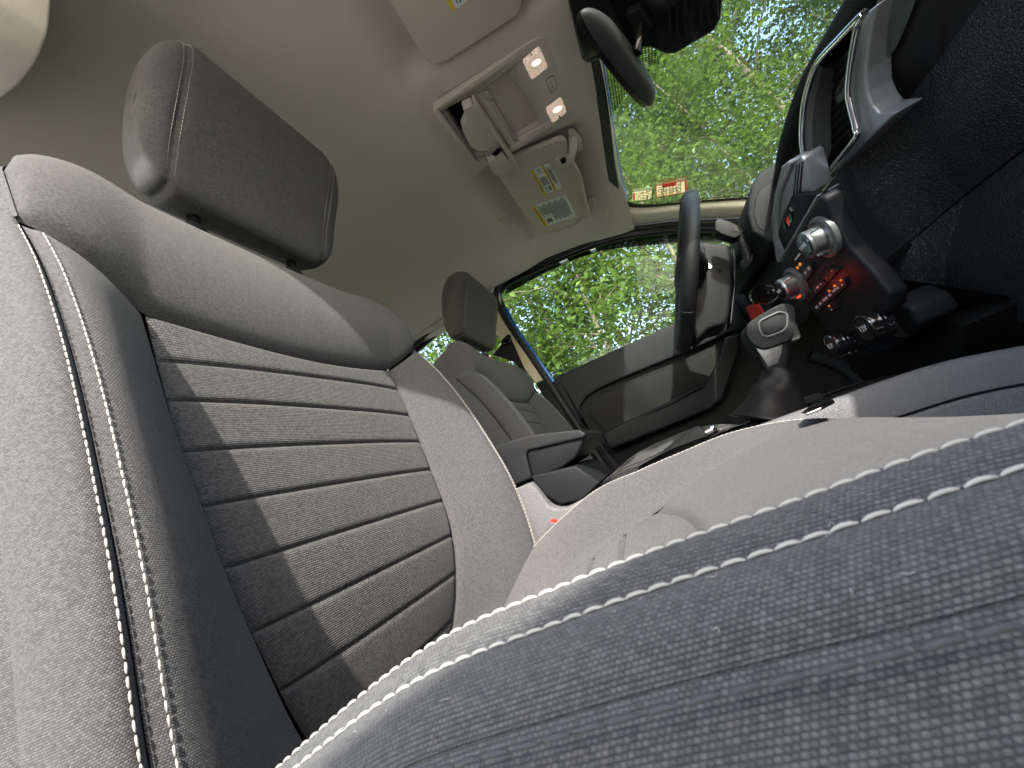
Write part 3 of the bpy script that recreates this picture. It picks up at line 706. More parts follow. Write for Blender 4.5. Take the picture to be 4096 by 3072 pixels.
prism('shell', [ong(*p, -.045) for p in so_], GNn * .046, MT['gloss'], sh, .010)
for i in range(7):
    x0 = 2668 + i * 31
    top = -60; bot = 190 - i * 20
    prism('rib', [ong(x0, top, -.050), ong(x0 + 13, top, -.050), ong(x0 + 21, bot, -.050), ong(x0 + 8, bot, -.050)], GNn * .006, MT['black'], sh, .0015)
prism('camera_cover', [ong(*p, -.058) for p in [(2500, 60), (2560, 30), (2615, 110), (2560, 150)]], GNn * .014, MT['black'], sh, .004)
# ------------------------------------------------------------------ sun visors
VPn = np.array([.28, 0, 1.0]); VPk = .941 + .28 * .177
VNu = VPn / np.linalg.norm(VPn)
def onv(p, off=0.0): return onp(p[0], p[1], VPn, VPk) - VNu * off
vo_ = crop([(1078, 1075), (1088, 1042), (1120, 1020), (1470, 884), (1505, 878), (1528, 895), (1538, 955), (1570, 1040), (1600, 1085), (1630, 1190), (1655, 1315), (1664, 1352), (1650, 1368), (1630, 1362), (1594, 1385), (1592, 1410), (1570, 1430), (1480, 1452), (1400, 1467), (1350, 1458), (1318, 1428), (1200, 1265), (1095, 1112)], 1300, 0, .633)
MT['visor'] = cloth_liner('visor_vinyl', (.45, .405, .345))
vis = thing('sun_visor', 'folded beige sun visor carrying warning labels above the driver seat', 'sun visor', onv(vo_[0]), 'sun visors')
prism('panel', [onv(p) for p in vo_], VNu * .015, MT['visor'], vis, .0055, 4)
MT['lyellow'] = plain('label_yellow', (.62, .42, .02), .6)
MT['lwhite'] = plain('label_white', (.62, .65, .62), .6, var=.04)
def label_block(q, yel, rows, parent):
    q = crop(q, 2060, 620, .1808)
    lo = sheet('warning_label', [onv(p, .0008) for p in q], VNu, MT['lwhite'], parent)
    for (a, b) in yel: sheet('yellow_band', [onv(p, .0014) for p in qrect(q, a, 0, b, 1)], VNu, MT['lyellow'], lo)
    for (s, t0, t1, w) in rows:
        sheet('text_line', [onv(p, .0016 if s > .02 else .002) for p in qrect(q, s, t0, s + w, t1)], VNu, MT['ink'], lo)
    return lo, q
rw = [(.05, .2, .88, .02), (.64, .12, .9, .035)]
rw += [(.22 + .055 * i, .36 + .03 * (i % 2), .62 + .03 * (i % 3), .02) for i in range(6)] + [(.76 + .05 * i, .1 + .05 * (i % 3), .72 + .06 * (i % 2), .018) for i in range(4)]
rw += [(.17, .22, .235, .4), (.17, .66, .675, .4), (.22, .72, .94, .025), (.30, .72, .94, .02), (.40, .76, .92, .05), (.48, .74, .94, .03), (.25, .05, .17, .03), (.36, .04, .2, .04), (.46, .08, .15, .03)]
la, qa = label_block([(340, 330), (750, 170), (1045, 720), (640, 880)], [(0, .13), (.58, .70)], rw, vis)
rw = [(.04, .1, .92, .022)] + [(.15 + .044 * i, .04 + .04 * ((i * 3) % 4), (.62 if i < 6 else .93) - .05 * ((i * 5) % 3), .017) for i in range(18)] + [(.17 + .03 * i, .72 + .02 * (i % 2), .94 - .04 * (i % 3), .02) for i in range(5)]
label_block([(360, 1140), (1120, 870), (1355, 1345), (650, 1575)], [(0, .11)], rw, vis)
pv = crop([(1452, 1012), (1475, 985), (1535, 968), (1552, 1030), (1540, 1048), (1485, 1058), (1468, 1050)], 1300, 0, .633)
prism('pivot_pocket', [onv(p, .002) for p in pv], VNu * .004, MT['conplas'], vis, .0015)
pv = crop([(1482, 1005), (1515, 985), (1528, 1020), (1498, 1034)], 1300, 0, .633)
prism('pocket_shade_plate', [onv(p, .0026) for p in pv], VNu * .002, MT['dark'], vis)  # flat near-black plate painting the shade inside the pocket
arm = crop([(1530, 1005), (1545, 980), (1565, 935), (1575, 905)], 1300, 0, .633)
tube('pivot_arm', [onv(arm[0], .010), onv(arm[1], .016), onv(arm[2], .008), onv(arm[3], -.020)], [.006, .009, .010, .012], MT['conplas'], vis, 12)
prism('mount_base', rnd([onv(p, -.012) for p in crop([(1540, 880), (1575, 865), (1625, 910), (1640, 960), (1610, 985), (1570, 960)], 1300, 0, .633)], 3, .3), VNu * .02, MT['conplas'], vis, .003)
e0 = crop([(1545, 1000), (1600, 1090), (1662, 1350)], 1300, 0, .633)
tube('edge_rod', [onv(p, .001) for p in e0], .0065, MT['visor'], vis, 12)
prism('clip', rnd([onv(p, -.014) for p in crop([(1662, 1305), (1708, 1280), (1728, 1332), (1672, 1355)], 1300, 0, .633)], 3, .25), VNu * .012, MT['conplas'], vis, .003)
mirror_thing(vis, 'beige sun visor at the roof edge above the sunlit seat, label corner showing')
# ------------------------------------------------------------------ overhead console
RCn = np.array([.157, 0, 1.0]); RCk = .926 + .157 * .155; RNu = RCn / np.linalg.norm(RCn)
def onr(p, off=0.0): return onp(p[0], p[1], RCn, RCk) - RNu * off
def cr2(pts): return crop(pts, 1300, 0, .633)
oc_ = thing('overhead_console', 'beige roof console with two lit map lamps and open sunglasses holder', 'roof console', onr(cr2([(1100, 640)])[0]))
base = prism('base_plate', rnd([onr(p) for p in cr2([(672, 705), (1340, 236), (1392, 236), (1558, 700), (1470, 782), (1190, 962), (960, 1040)])], 4, .08), RNu * .03, MT['conplas'], oc_, .004)
def carve(o, pts, vec):
    c = prism('cutter', pts, vec, MT['conplas'])
    md = o.modifiers.new('cut', 'BOOLEAN'); md.object = c; md.operation = 'DIFFERENCE'; md.solver = 'EXACT'
    bpy.context.view_layer.update()
    me = bpy.data.meshes.new_from_object(o.evaluated_get(bpy.context.evaluated_depsgraph_get()))
    o.modifiers.clear(); o.data = me; bpy.data.objects.remove(c)
carve(base, rnd([onr(p, .005) for p in cr2([(722, 708), (925, 602), (1182, 950), (1040, 1012), (965, 1022)])], 3, .08), RNu * .06)
carve(base, rnd([onr(p, .005) for p in cr2([(1005, 560), (1168, 442), (1372, 800), (1195, 905)])], 3, .12), RNu * .022)
MT['condark'] = plain('console_pocket', (.40, .365, .315), .7)
prism('pocket_floor', [onr(p, -.0155) for p in cr2([(1000, 556), (1172, 438), (1378, 802), (1195, 912)])], RNu * .004, MT['conplas'], oc_)
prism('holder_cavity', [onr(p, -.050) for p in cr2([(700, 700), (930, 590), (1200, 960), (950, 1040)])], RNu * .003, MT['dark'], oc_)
prism('inner_ledge', [onr(p, .0005) for p in cr2([(1058, 655), (1068, 650), (1200, 880), (1188, 890)])], RNu * .006, MT['conplas'], oc_, .001)
hb = prism('holder_bin', rnd([onr(p, .024) for p in cr2([(858, 640), (925, 606), (1095, 870), (1050, 905), (960, 905), (905, 880), (852, 770), (882, 700)])], 3, .2), RNu * .024, MT['conplas'], oc_, .009, 4)
prism('holder_end', rnd([onr(p, .030) for p in cr2([(1012, 962), (1060, 935), (1105, 905), (1192, 1005), (1150, 1042), (1085, 1052), (1045, 1040)])], 3, .15), RNu * .03, MT['conplas'], oc_, .006)
prism('holder_door', [onr(p, .034) for p in cr2([(922, 598), (942, 600), (1210, 1014), (1198, 1022)])], RNu * .034, MT['conplas'], oc_, .0012)
prism('latch_slot', [onr(p, .0308) for p in cr2([(1038, 915), (1072, 880), (1098, 885), (1062, 925)])], RNu * .003, MT['dark'], oc_)
for (x0, y0, dx, dy, lx, ly, n_) in ((992, 588, 5.5, 10, 40, -12, 5), (1170, 455, 5, 11, 24, -6, 6), (1178, 850, 4.5, 9, 24, -6, 5)):
    for i in range(n_):
        a = (x0 + dx * i, y0 + dy * i)
        prism('grip_rib', [onr(p, .0016) for p in cr2([a, (a[0] + lx, a[1] + ly), (a[0] + lx + 2, a[1] + ly + 4.5), (a[0] + 2, a[1] + 4.5)])], RNu * .003, MT['condark'], oc_)
m, n, b = newmat('lamp_lens'); b.inputs['Base Color'].default_value = (.9, .72, .60, 1); b.inputs['Roughness'].default_value = .15
vo = n.nodes.new('ShaderNodeTexVoronoi'); vo.inputs['Scale'].default_value = 260; tc = n.nodes.new('ShaderNodeTexCoord'); n.links.new(tc.outputs['Object'], vo.inputs['Vector'])
n.links.new(ramp(n, vo.outputs['Distance'], 0, .7, .012, .09), b.inputs['Emission Strength']); b.inputs['Emission Color'].default_value = (1, .72, .58, 1); bump(n, b, vo.outputs['Distance'], .002)
MT['lens'] = m
MT['bulb'] = plain('lamp_bulb', (1, .95, .85), .3, emit=(1, .86, .66), es=.4)
MT['lampin'] = plain('lamp_reflector', (.80, .66, .55), .3, .3, emit=(1, .75, .6), es=.07)
for q, mark, es in (([(1245, 380), (1352, 288), (1410, 420), (1305, 505)], [(1293, 330), (1299, 326), (1306, 342), (1300, 346)], 1), ([(1390, 685), (1490, 610), (1528, 705), (1438, 776)], [(1474, 726), (1480, 722), (1488, 742), (1482, 746)], .6)):
    q = cr2(q); c = np.mean(q, 0)
    lp = prism('map_lamp', rnd([onr(p, .0022) for p in q], 4, .14), RNu * .004, MT['lens'], oc_, .0012)
    prism('lamp_bowl', rnd([onr(c + (np.array(p) - c) * .72, .0030) for p in q], 4, .3), RNu * .002, MT['lampin'], lp, .0008)
    bb = [onr(c + np.array([math.cos(a) * 17 * 1.05 + 3, math.sin(a) * 10 - 6 - math.cos(a) * 8]), .0042) for a in np.linspace(0, 6.283, 18)[:-1]]
    prism('bulb', bb, RNu * .002, MT['bulb'], lp)
    prism('switch_mark', [onr(p, .0036) for p in cr2(mark)], RNu * .001, MT['ink'], lp)
bq = cr2([(1395, 512), (1408, 490), (1436, 474), (1450, 482), (1466, 545), (1458, 566), (1432, 590), (1420, 582)])
c = np.mean(bq, 0)
prism('switch_gap', rnd([onr(p, .0008) for p in bq], 2, .2), RNu * .002, MT['ink'], oc_)
bt = prism('lamp_switch', rnd([onr(c + (np.array(p) - c) * .92, .0016) for p in bq], 2, .2), RNu * .003, MT['conplas'], oc_, .0005)
cc = onr(c, .0019)
for k, dy in ((0, -.0065), (1, .0065)):
    pc = cc + np.array([0, dy, 0])
    for a in range(6):
        d = np.array([math.cos(a * 1.047), math.sin(a * 1.047), 0]) * .0022
        prism('symbol_ray', [pc + d * .5 + np.array([-d[1], d[0], 0]) * .12, pc + d * 1.2 + np.array([-d[1], d[0], 0]) * .12, pc + d * 1.2 - np.array([-d[1], d[0], 0]) * .12, pc + d * .5 - np.array([-d[1], d[0], 0]) * .12], (0, 0, .0006), MT['ink'], bt)
hk = cr2([(1088, 1388), (1108, 1366), (1168, 1354), (1194, 1368), (1192, 1390), (1132, 1410), (1096, 1406)])
ck = thing('coat_hook', 'small beige oval hook plug on headliner behind the labelled visor', 'coat hook', onz(*hk[0], .93))
def onh(p, d=0.0):
    z = .93
    for _ in range(6): q = onz(p[0], p[1], z - d); z = float(head_z(q[0], q[1]))
    return onz(p[0], p[1], z - d)
prism('plate', rnd([onh(p, .004) for p in hk], 3, .25), (0, 0, .008), MT['conplas'], ck, .0015)
for i in range(7):
    a = quad_uv(cr2([(1108, 1378), (1178, 1362), (1180, 1384), (1112, 1400)]), i / 7, 0); b2 = quad_uv(cr2([(1108, 1378), (1178, 1362), (1180, 1384), (1112, 1400)]), i / 7, 1)
    prism('rib', [onh(a, .0052), onh(a + (2, 0), .0052), onh(b2 + (2, 0), .0052), onh(b2, .0052)], (0, 0, .003), MT['condark'], ck)
MT['wheel'] = grain('wheel_leather', (.011, .012, .0135), .40, 480, .0004, .15, spec=.22, strength=.5)
# ------------------------------------------------------------------ driver door
MT['doorgrey'] = grain('door_trim_grain', (.021, .023, .026), .5, 600, .0003, .12, strength=.5)
MT['doordark'] = grain('door_panel_grain', (.013, .014, .0145), .55, 700, .0003, .15, strength=.45)
MT['doorins'] = grain('door_insert_cloth', (.019, .019, .018), .7, 1100, .0003, .1, strength=.4)
MT['tint'] = glassmat('rain_deflector_acrylic', (.16, .17, .15), .9)
dd = thing('front_door', 'black trimmed front door with dark rain deflector on its window, behind the steering wheel', 'car door', (.92, .735, -.30), 'front doors')
Y_ = lambda pts, y: many(ony, pts, y)
prism('base_panel', Y_([(2206, 1532), (2232, 1506), (2700, 1296), (3000, 1154), (3200, 1060), (3700, 1300), (3900, 1560), (3700, 1800), (2560, 1960), (2480, 1925)], .712), (0, .06, 0), MT['doordark'], dd, .004)
prism('belt_trim', Y_([(2206, 1532), (2230, 1503), (2420, 1416), (2700, 1290), (3000, 1148), (3200, 1055), (3260, 1180), (3010, 1300), (2900, 1338), (2760, 1402), (2540, 1490), (2400, 1552), (2345, 1585), (2318, 1625), (2330, 1680), (2520, 1915), (2478, 1930)], .690), (0, .03, 0), MT['doorgrey'], dd, .009, 4)
prism('insert_panel', rnd(Y_([(2352, 1650), (2388, 1592), (2600, 1502), (2892, 1388), (2912, 1430), (2880, 1500), (2800, 1560), (2432, 1735)], .704), 4, .18), (0, .02, 0), MT['doorins'], dd, .004)
prism('armrest', Y_([(2408, 1738), (2440, 1716), (2640, 1622), (2760, 1566), (2830, 1522), (2872, 1450), (2898, 1348), (2962, 1332), (2958, 1400), (2925, 1500), (2895, 1590), (2850, 1632), (2650, 1716), (2446, 1796), (2428, 1780)], .645), (0, .075, 0), MT['wheel'], dd, .014, 4)
prism('armrest_pad', Y_([(2560, 1672), (2640, 1628), (2760, 1572), (2830, 1526), (2815, 1552), (2700, 1612)], .640), (0, .02, 0), MT['black'], dd, .004)
prism('lower_panel', rnd(Y_([(2560, 1760), (2900, 1610), (2960, 1440), (3320, 1440), (3400, 1500), (3420, 1580), (3300, 1720), (2700, 1900)], .705), 5, .12), (0, .02, 0), MT['doorins'], dd, .010)
tube('pocket_rim', catmull(Y_([(3240, 1420), (3340, 1448), (3420, 1500), (3452, 1560), (3450, 1640)], .690), 24), .020, MT['doorgrey'], dd, 12, flat=(1, .6))
wf = [(1996, 1196), (2004, 1162), (2034, 1130), (2150, 1072), (2330, 994), (2480, 948), (2630, 926), (2720, 918), (2990, 908), (3180, 902)]
fr = tube('window_frame', catmull(Y_(wf[::-1] + [(2040, 1290), (2130, 1420), (2216, 1540), (2320, 1690), (2480, 1920)], .722), 110), .016, MT['gloss'], dd, 10, flat=(1, 1))
tube('frame_paint', catmull(Y_([(2022, 1232), (2060, 1305), (2140, 1424), (2214, 1530)], .706), 40), .0085, MT['blue'], dd, 8)
wg = Y_([(2020, 1190), (2034, 1150), (2150, 1085), (2330, 1005), (2480, 958), (2720, 928), (3180, 910), (3230, 1060), (2990, 1165), (2700, 1305), (2230, 1518)], .735)
prism('window_glass', wg, (0, .004, 0), MT['glass'], dd)
dfl = Y_([(2018, 1178), (2030, 1145), (2150, 1070), (2330, 990), (2480, 945), (2720, 916), (2990, 905), (3180, 900), (3180, 955), (2920, 966), (2709, 970), (2504, 988), (2401, 1003), (2293, 1039), (2172, 1094), (2070, 1150)], .752)
prism('rain_deflector', dfl, (0, .003, 0), MT['tint'], dd)
for q in ([(2232, 1040), (2262, 1028), (2276, 1046), (2246, 1060)], [(2352, 990), (2372, 984), (2392, 1006), (2368, 1014)], [(2650, 936), (2668, 934), (2676, 968), (2660, 970)]):
    prism('deflector_clip', Y_(q, .750), (0, .0015, 0), MT['silver'], dd)
box('door_skin', (.45, .80, .0), (1.0, .03, .80), MT['blue'], dd, .01)
shade_door = mirror_thing(dd, 'unseen frameless open door, added to shade the foreground seat')
shade_door.rotation_euler.z = math.radians(30)  # unseen door, angle set so its panel shades the near bolster
for k in list(shade_door.children):  # window and frame left off to keep their shadow off the backrest
    if k.name.split('.')[0] in ('window_frame', 'frame_paint', 'window_glass', 'rain_deflector', 'deflector_clip'): bpy.data.objects.remove(k)
# body-side rubber seal round the opening
sp = [(3200, 882), (2990, 887), (2715, 897), (2625, 906), (2474, 928), (2323, 976), (2142, 1052), (2040, 1103), (1998, 1138), (1984, 1180), (1990, 1215), (2040, 1305), (2130, 1435), (2200, 1540), (2290, 1675), (2400, 1840), (2480, 1950)]
P = catmull(Y_(sp, .672), 140)
struct(tube('door_seal', P, .0125, MT['rubber'], None, 10))
P2 = P[:80].copy(); P2[:, 1] = -.685
struct(tube('door_seal', P2, .0125, MT['rubber'], None, 10))
# rear door window line seen past the seats
P = Y_([(1560, 1440), (1650, 1384), (1700, 1345), (1765, 1290), (1850, 1235)], .668)
struct(tube('rear_window_seal', catmull(P, 20), .014, MT['rubber'], None, 10))
P = Y_([(1560, 1475), (1650, 1408), (1700, 1368), (1765, 1312), (1850, 1256)], .70)
struct(tube('rear_window_frame', catmull(P, 20), .018, MT['gloss'], None, 10))
# ------------------------------------------------------------------ seat belt and buckle
MT['web'] = fabric('belt_webbing', (.006, .006, .007), (.028, .028, .030), .002, .001, ribbed=.5)
sb = thing('seat_belt', 'black seat belt running down the pale pillar behind the driver seat', 'seat belt', ony(2035, 1350, .64))
w0 = Y_([(1990, 1398), (2020, 1358), (2030, 1352)], .635); w1 = Y_([(2065, 1452), (2098, 1492), (2150, 1570)], .64)
bw = Y_([(1972, 1420), (2022, 1352), (2048, 1362), (2110, 1500), (2160, 1590), (2120, 1560), (2062, 1450)], .632)
prism('webbing', bw, (0, .002, 0), MT['web'], sb)
tube('guide_loop', catmull(Y_([(2008, 1372), (2030, 1346), (2042, 1352), (2036, 1372)], .628), 16, True), .006, MT['gloss'], sb, 8, True)
lathe('anchor_bolt', [(.012, 0), (.014, .004), (.010, .010), (0.004, .011)], ony(2034, 1352, .634), (0, -1, 0), MT['gloss'], sb, 18)
bk = thing('belt_buckle', 'grey seat belt buckle with red release button between seat and console', 'belt buckle', ony(2190, 2180, -.125))
MT['red'] = plain('red_plastic', (.50, .02, .015), .4)
MT['greyplas'] = grain('grey_buckle_plastic', (.10, .10, .105), .55, 900, .0002)
prism('body', Y_([(2192, 2088), (2276, 2106), (2262, 2140), (2240, 2240), (2160, 2240), (2176, 2150)], -.135), (0, .026, 0), MT['greyplas'], bk, .004)
prism('release_button', Y_([(2196, 2084), (2272, 2101), (2254, 2114), (2196, 2098)], -.132), (0, .020, 0), MT['red'], bk, .002)
# ------------------------------------------------------------------ steering wheel and column
sw = thing('steering_wheel', 'black leather steering wheel seen edge-on in front of the driver seat', 'steering wheel', (.5, .37, .469))
wc = np.array([.4965, .37, .469]); wu = np.array([.485, 0, .875]); wu /= np.linalg.norm(wu); wy = np.array([0, 1., 0]); wn = np.cross(wu, wy)
wn = wn if wn[0] > 0 else -wn
V, F = tubeverts([wc + wu * .193 * math.cos(a) + wy * .193 * math.sin(a) for a in np.linspace(0, 2 * math.pi, 97)[:-1]], .0178, 20, True, (1, 1.12))
mk('rim', V, F, MT['wheel'], sw)
for a in (2.35, 3.93, .8, 5.48): 
    p = wc + wu * .193 * math.cos(a) + wy * .193 * math.sin(a); d = np.array(-wu * math.sin(a) + wy * math.cos(a))
    q = Vector(d).to_track_quat('Z', 'Y'); 
    rg = [np.array(p) + np.array(q @ Vector((math.cos(t) * .0182, math.sin(t) * .0195, 0))) for t in np.linspace(0, 6.283, 25)[:-1]]
    tube('rim_seam', rg, .0008, MT['rubber'], sw, 6, True)
V = []; nu, nv = 40, 12
for j in range(nv):
    t = j / (nv - 1)
    for i in range(nu):
        a = 2 * math.pi * i / nu; r = .088 * math.cos(t * 1.35)
        V.append(wc + wn * .035 - wn * (.062 * math.sin(t * 1.57)) + wu * r * .85 * math.cos(a) + wy * r * math.sin(a))
F = grid_faces(nu, nv, False, True); F.append(tuple((nv - 1) * nu + i for i in range(nu)))
mk('airbag_hub', V, F, MT['black'], sw)
for sgn in (-1, 1):
    tube('spoke', catmull([wc + wn * .03 + wy * sgn * .06, wc + wn * .028 + wy * sgn * .12 - wu * .01, wc + wy * sgn * .185 - wu * .015 + wn * .004], 14), [.030] * 6 + [.027] * 4 + [.022] * 4, MT['wheel'], sw, 14, flat=(.9, .42))
tube('lower_spoke', catmull([wc + wn * .03 - wu * .05, wc + wn * .022 - wu * .12, wc - wu * .185], 12), .022, MT['wheel'], sw, 12, flat=(.5, 1.1))
scol = thing('steering_column', 'black steering column shroud with screw holes behind the wheel', 'steering column', (.6, .37, .40))
MT['shroud'] = grain('column_plastic', (.0095, .010, .0115), .45, 1300, .00012, .12, strength=.3)
prism('shroud', [ony(*p, .315) for p in [(2786, 965), (2818, 966), (2918, 978), (2928, 1010), (2932, 1134), (2918, 1262), (2904, 1296), (2838, 1314), (2786, 1364), (2770, 1300), (2776, 1110)]], (0, .12, 0), MT['shroud'], scol, .016, 4)
prism('spoke_boss', [ony(*p, .300) for p in [(2778, 940), (2800, 952), (2822, 990), (2824, 1040), (2812, 1088), (2780, 1104), (2760, 1090), (2760, 950)]], (0, .06, 0), MT['wheel'], scol, .010, 4)
c0 = ony(2838, 1066, .3145)
lathe('screw_hole', [(.0075, 0), (.0075, .0015), (.0055, .002), (.0045, -.002)], c0, (0, -1, 0), MT['chrome'], scol, 20)
lathe('screw_hole', [(.004, 0), (.004, .001), (.002, .001)], ony(2878, 1084, .3145), (0, -1, 0), MT['dark'], scol, 16)
prism('column_gap_trim', [ony(*p, .33) for p in [(2930, 990), (2944, 1000), (2948, 1140), (2930, 1292), (2918, 1300), (2934, 1134)]], (0, .08, 0), MT['gloss'], scol, .003)
stk = thing('wiper_stalk', 'black wiper stalk with ribbed thumb switch beside the steering column', 'control stalk', ony(2985, 1040, .25))
tube('lever', catmull([ony(*p, .25) for p in [(2996, 1050), (2986, 1010), (2966, 958), (2944, 930), (2920, 915)]], 18), [.011, .010] + [.0105] * 8 + [.013] * 8, MT['shroud'], stk, 14)
prism('switch_head', rnd([ony(*p, .232) for p in [(2862, 884), (2876, 874), (2918, 886), (2950, 902), (2964, 936), (2940, 952), (2886, 934), (2862, 918)]], 3, .2), (0, .032, 0), MT['shroud'], stk, .006)
for i in range(5):
    prism('thumb_rib', [ony(*p, .2305) for p in crop([(936 - 8 * 0 + i * 1.5, 0 + i * 4), (950 + i * 1.5, -3 + i * 4), (951 + i * 1.5, -1 + i * 4), (937 + i * 1.5, 2 + i * 4)], 1996, 906, 1)], (0, .003, 0), MT['gloss'], stk)
lathe('stalk_boot', [(.024, 0), (.024, .004), (.016, .012), (.011, .016)], ony(2996, 1052, .262), (-.6, -.1, .7), MT['black'], stk, 20)
# ------------------------------------------------------------------ dashboard
da = thing('dashboard', 'black grained dashboard with silver trimmed vent, knobs and glove box', 'dashboard', (.8, 0, -.05))
X_ = lambda pts, x: many(onx, pts, x)
MT['dashtop'] = grain('dash_top_grain', (.013, .0145, .016), .5, 500, .0004, .15)
# top pad lip (runs across the car), then the flat deck to the glass
yy = np.linspace(-.76, .20, 60); prf = [(.715, .470), (.684, .478), (.668, .486), (.663, .497), (.670, .507), (.70, .514), (.80, .517), (.95, .503), (1.14, .455)]
pc = catmull(prf, 40)
sag = ipc(yy, [-.76, -.3, -.19, -.09, .04, .16, .20], [.045, .028, .016, -.004, .004, .026, .034])
P = np.stack([np.stack([pc[:, 0] + s * np.clip(1 - (pc[:, 0] - .66) / .3, 0, 1), np.full(40, y), pc[:, 1]], 1) for y, s in zip(yy, sag)], 0)
patch('top_pad', P, MT['dashtop'], da)
yy = np.linspace(.20, .76, 20); P = np.stack([np.stack([pc[:, 0] + .02, np.full(40, y), pc[:, 1] - .035], 1) for y in yy], 0)
patch('driver_top_pad', P, MT['dashtop'], da)
cowl = [(2992, 862), (2994, 802), (3004, 747), (3030, 695), (3100, 648), (3160, 640), (3160, 700), (3122, 960), (3082, 968), (3012, 926)]
prism('cluster_hood', [ony(*p, .185) for p in cowl], (0, .34, 0), MT['dashtop'], da, .014, 4)
prism('cluster_recess', [ony(*p, .1835) for p in [(3016, 860), (3022, 800), (3040, 760), (3075, 735), (3100, 740), (3080, 900), (3060, 930), (3030, 908)]], (0, .004, 0), MT['black'], da, .003)
# panel below the cluster with the ignition bowl
prism('knee_panel', X_([(2934, 1006), (2952, 972), (3112, 964), (3140, 1060), (3170, 1240), (3150, 1320), (2926, 1296), (2944, 1140)], .655), (.05, 0, 0), MT['doorgrey'], da, .006)
prism('panel_seam', X_([(2944, 1058), (3110, 1040), (3112, 1043), (2945, 1061)], .6545), (.002, 0, 0), MT['dark'], da)
bc = onx(3040, 1160, .650); bdir = Vector((-.93, -.25, .10))
lathe('ignition_bowl', [(.058, -.004), (.064, .0), (.066, .004), (.062, .006), (.055, .001), (.045, -.010), (.030, -.016), (.001, -.018)], bc, bdir, MT['shroud'], da, 40)
# silver centre trim
prism('silver_side_trim', X_([(3122, 668), (3094, 776), (3083, 866), (3087, 952), (3103, 1044), (3118, 1054), (3130, 1032), (3138, 1008), (3112, 960), (3107, 870), (3116, 780), (3170, 650), (3150, 645)], .612), (.03, 0, 0), MT['silver'], da, .005)
prism('silver_upper_panel', X_([(3122, 672), (3200, 628), (3214, 640), (3228, 690), (3250, 770), (3170, 790), (3136, 850), (3112, 930), (3107, 870), (3116, 780)], .618), (.03, 0, 0), MT['silver'], da, .003)
for q in ([(3184, 660), (3188, 659), (3176, 782), (3171, 783)], [(3194, 654), (3199, 653), (3188, 778), (3183, 779)], [(3206, 648), (3212, 648), (3202, 770), (3195, 772)]):
    prism('trim_slot', X_(q, .6172), (.002, 0, 0), MT['gloss'], da)
prism('audio_panel', X_([(3164, 782), (3262, 778), (3152, 986), (3138, 1008), (3112, 948), (3111, 926), (3130, 866)], .606), (.012, 0, 0), MT['shroud'], da, .003)
prism('silver_edge', X_([(3262, 782), (3276, 782), (3142, 1010), (3131, 1026), (3137, 1000)], .600), (.03, 0, 0), MT['silver'], da, .003)
hz = [(3157, 834), (3166, 847), (3168, 881), (3149, 925), (3130, 896), (3144, 856)]
prism('hazard_gap', X_([(np.mean(hz, 0) + (np.array(p) - np.mean(hz, 0)) * 1.09) for p in hz], .6054), (.002, 0, 0), MT['chrome'], da)
hb_ = prism('hazard_button', X_(hz, .6046), (.003, 0, 0), MT['gloss'], da, .0006)
MT['redlit'] = plain('red_backlit', (.6, .05, .03), .5, emit=(1, .10, .04), es=.05)
tri = [(3150, 868), (3158, 900), (3146, 884)]
tube('hazard_triangle', X_(tri, .6042), .0007, MT['redlit'], hb_, 6, True)
# centre vent
vr = [(3455, 54), (3360, 150), (3268, 253), (3232, 345), (3213, 434), (3207, 542), (3213, 610), (3225, 681), (3249, 766), (3264, 750), (3345, 650), (3424, 550), (3424, 512), (3402, 420), (3394, 362), (3406, 240), (3432, 100)]
tube('vent_surround', catmull(X_(vr, .652), 120, True), .0042, MT['chrome'], da, 10, True)
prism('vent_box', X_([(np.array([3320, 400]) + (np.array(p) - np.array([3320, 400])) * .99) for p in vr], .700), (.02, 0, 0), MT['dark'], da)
fl = [(3276, 262), (3344, 272), (3334, 313), (3322, 458), (3328, 579), (3290, 690), (3254, 742), (3232, 684), (3216, 560), (3222, 434), (3240, 350)]
a_ = X_([(3276, 262), (3246, 350), (3224, 434), (3216, 560), (3230, 684), (3254, 746)], .655); b_ = X_([(3344, 272), (3332, 350), (3322, 458), (3324, 540), (3322, 610), (3292, 690)], .690)
a_ = catmull(a_, 30); b_ = catmull(b_, 30); s = np.linspace(0, 1, 8)[:, None, None]
m_ = a_ * .62 + b_ * .38 + np.array([-.003, 0, 0])
patch('vent_flange', np.stack([a_, m_]), MT['silver'], da)
MT['silverd'] = plain('grey_vent_plastic', (.08, .085, .085), .45, .1)
patch('vent_throat', np.stack([m_, b_]), MT['silverd'], da)
q0 = X_([(3276, 262), (3400, 110), (3440, 90), (3410, 230)], .660); q1 = X_([(3340, 276), (3400, 200), (3420, 180), (3404, 240)], .695)
patch('vent_upper_wall', np.stack([catmull(q0, 12), catmull(q1, 12)]), MT['gloss'], da)
for i in range(9):
    t = i / 8
    pa = np.array([3318, 300]) * (1 - t) + np.array([3330, 590]) * t; pb = np.array([3402, 200]) * (1 - t) + np.array([3424, 500]) * t
    A_ = onx(*pa, .690); B_ = onx(*pb, .668)
    prism('vent_louvre', [A_, B_, B_ + np.array([.006, 0, -.008]), A_ + np.array([.006, 0, -.008])], (.002, 0, .004), MT['black'], da, .001)
lv = X_([(3340, 372), (3372, 300), (3396, 282), (3396, 330), (3372, 400), (3345, 420)], .662)
prism('vent_lever', rnd(lv, 3, .2), (.02, 0, 0), MT['gloss'], da, .004)
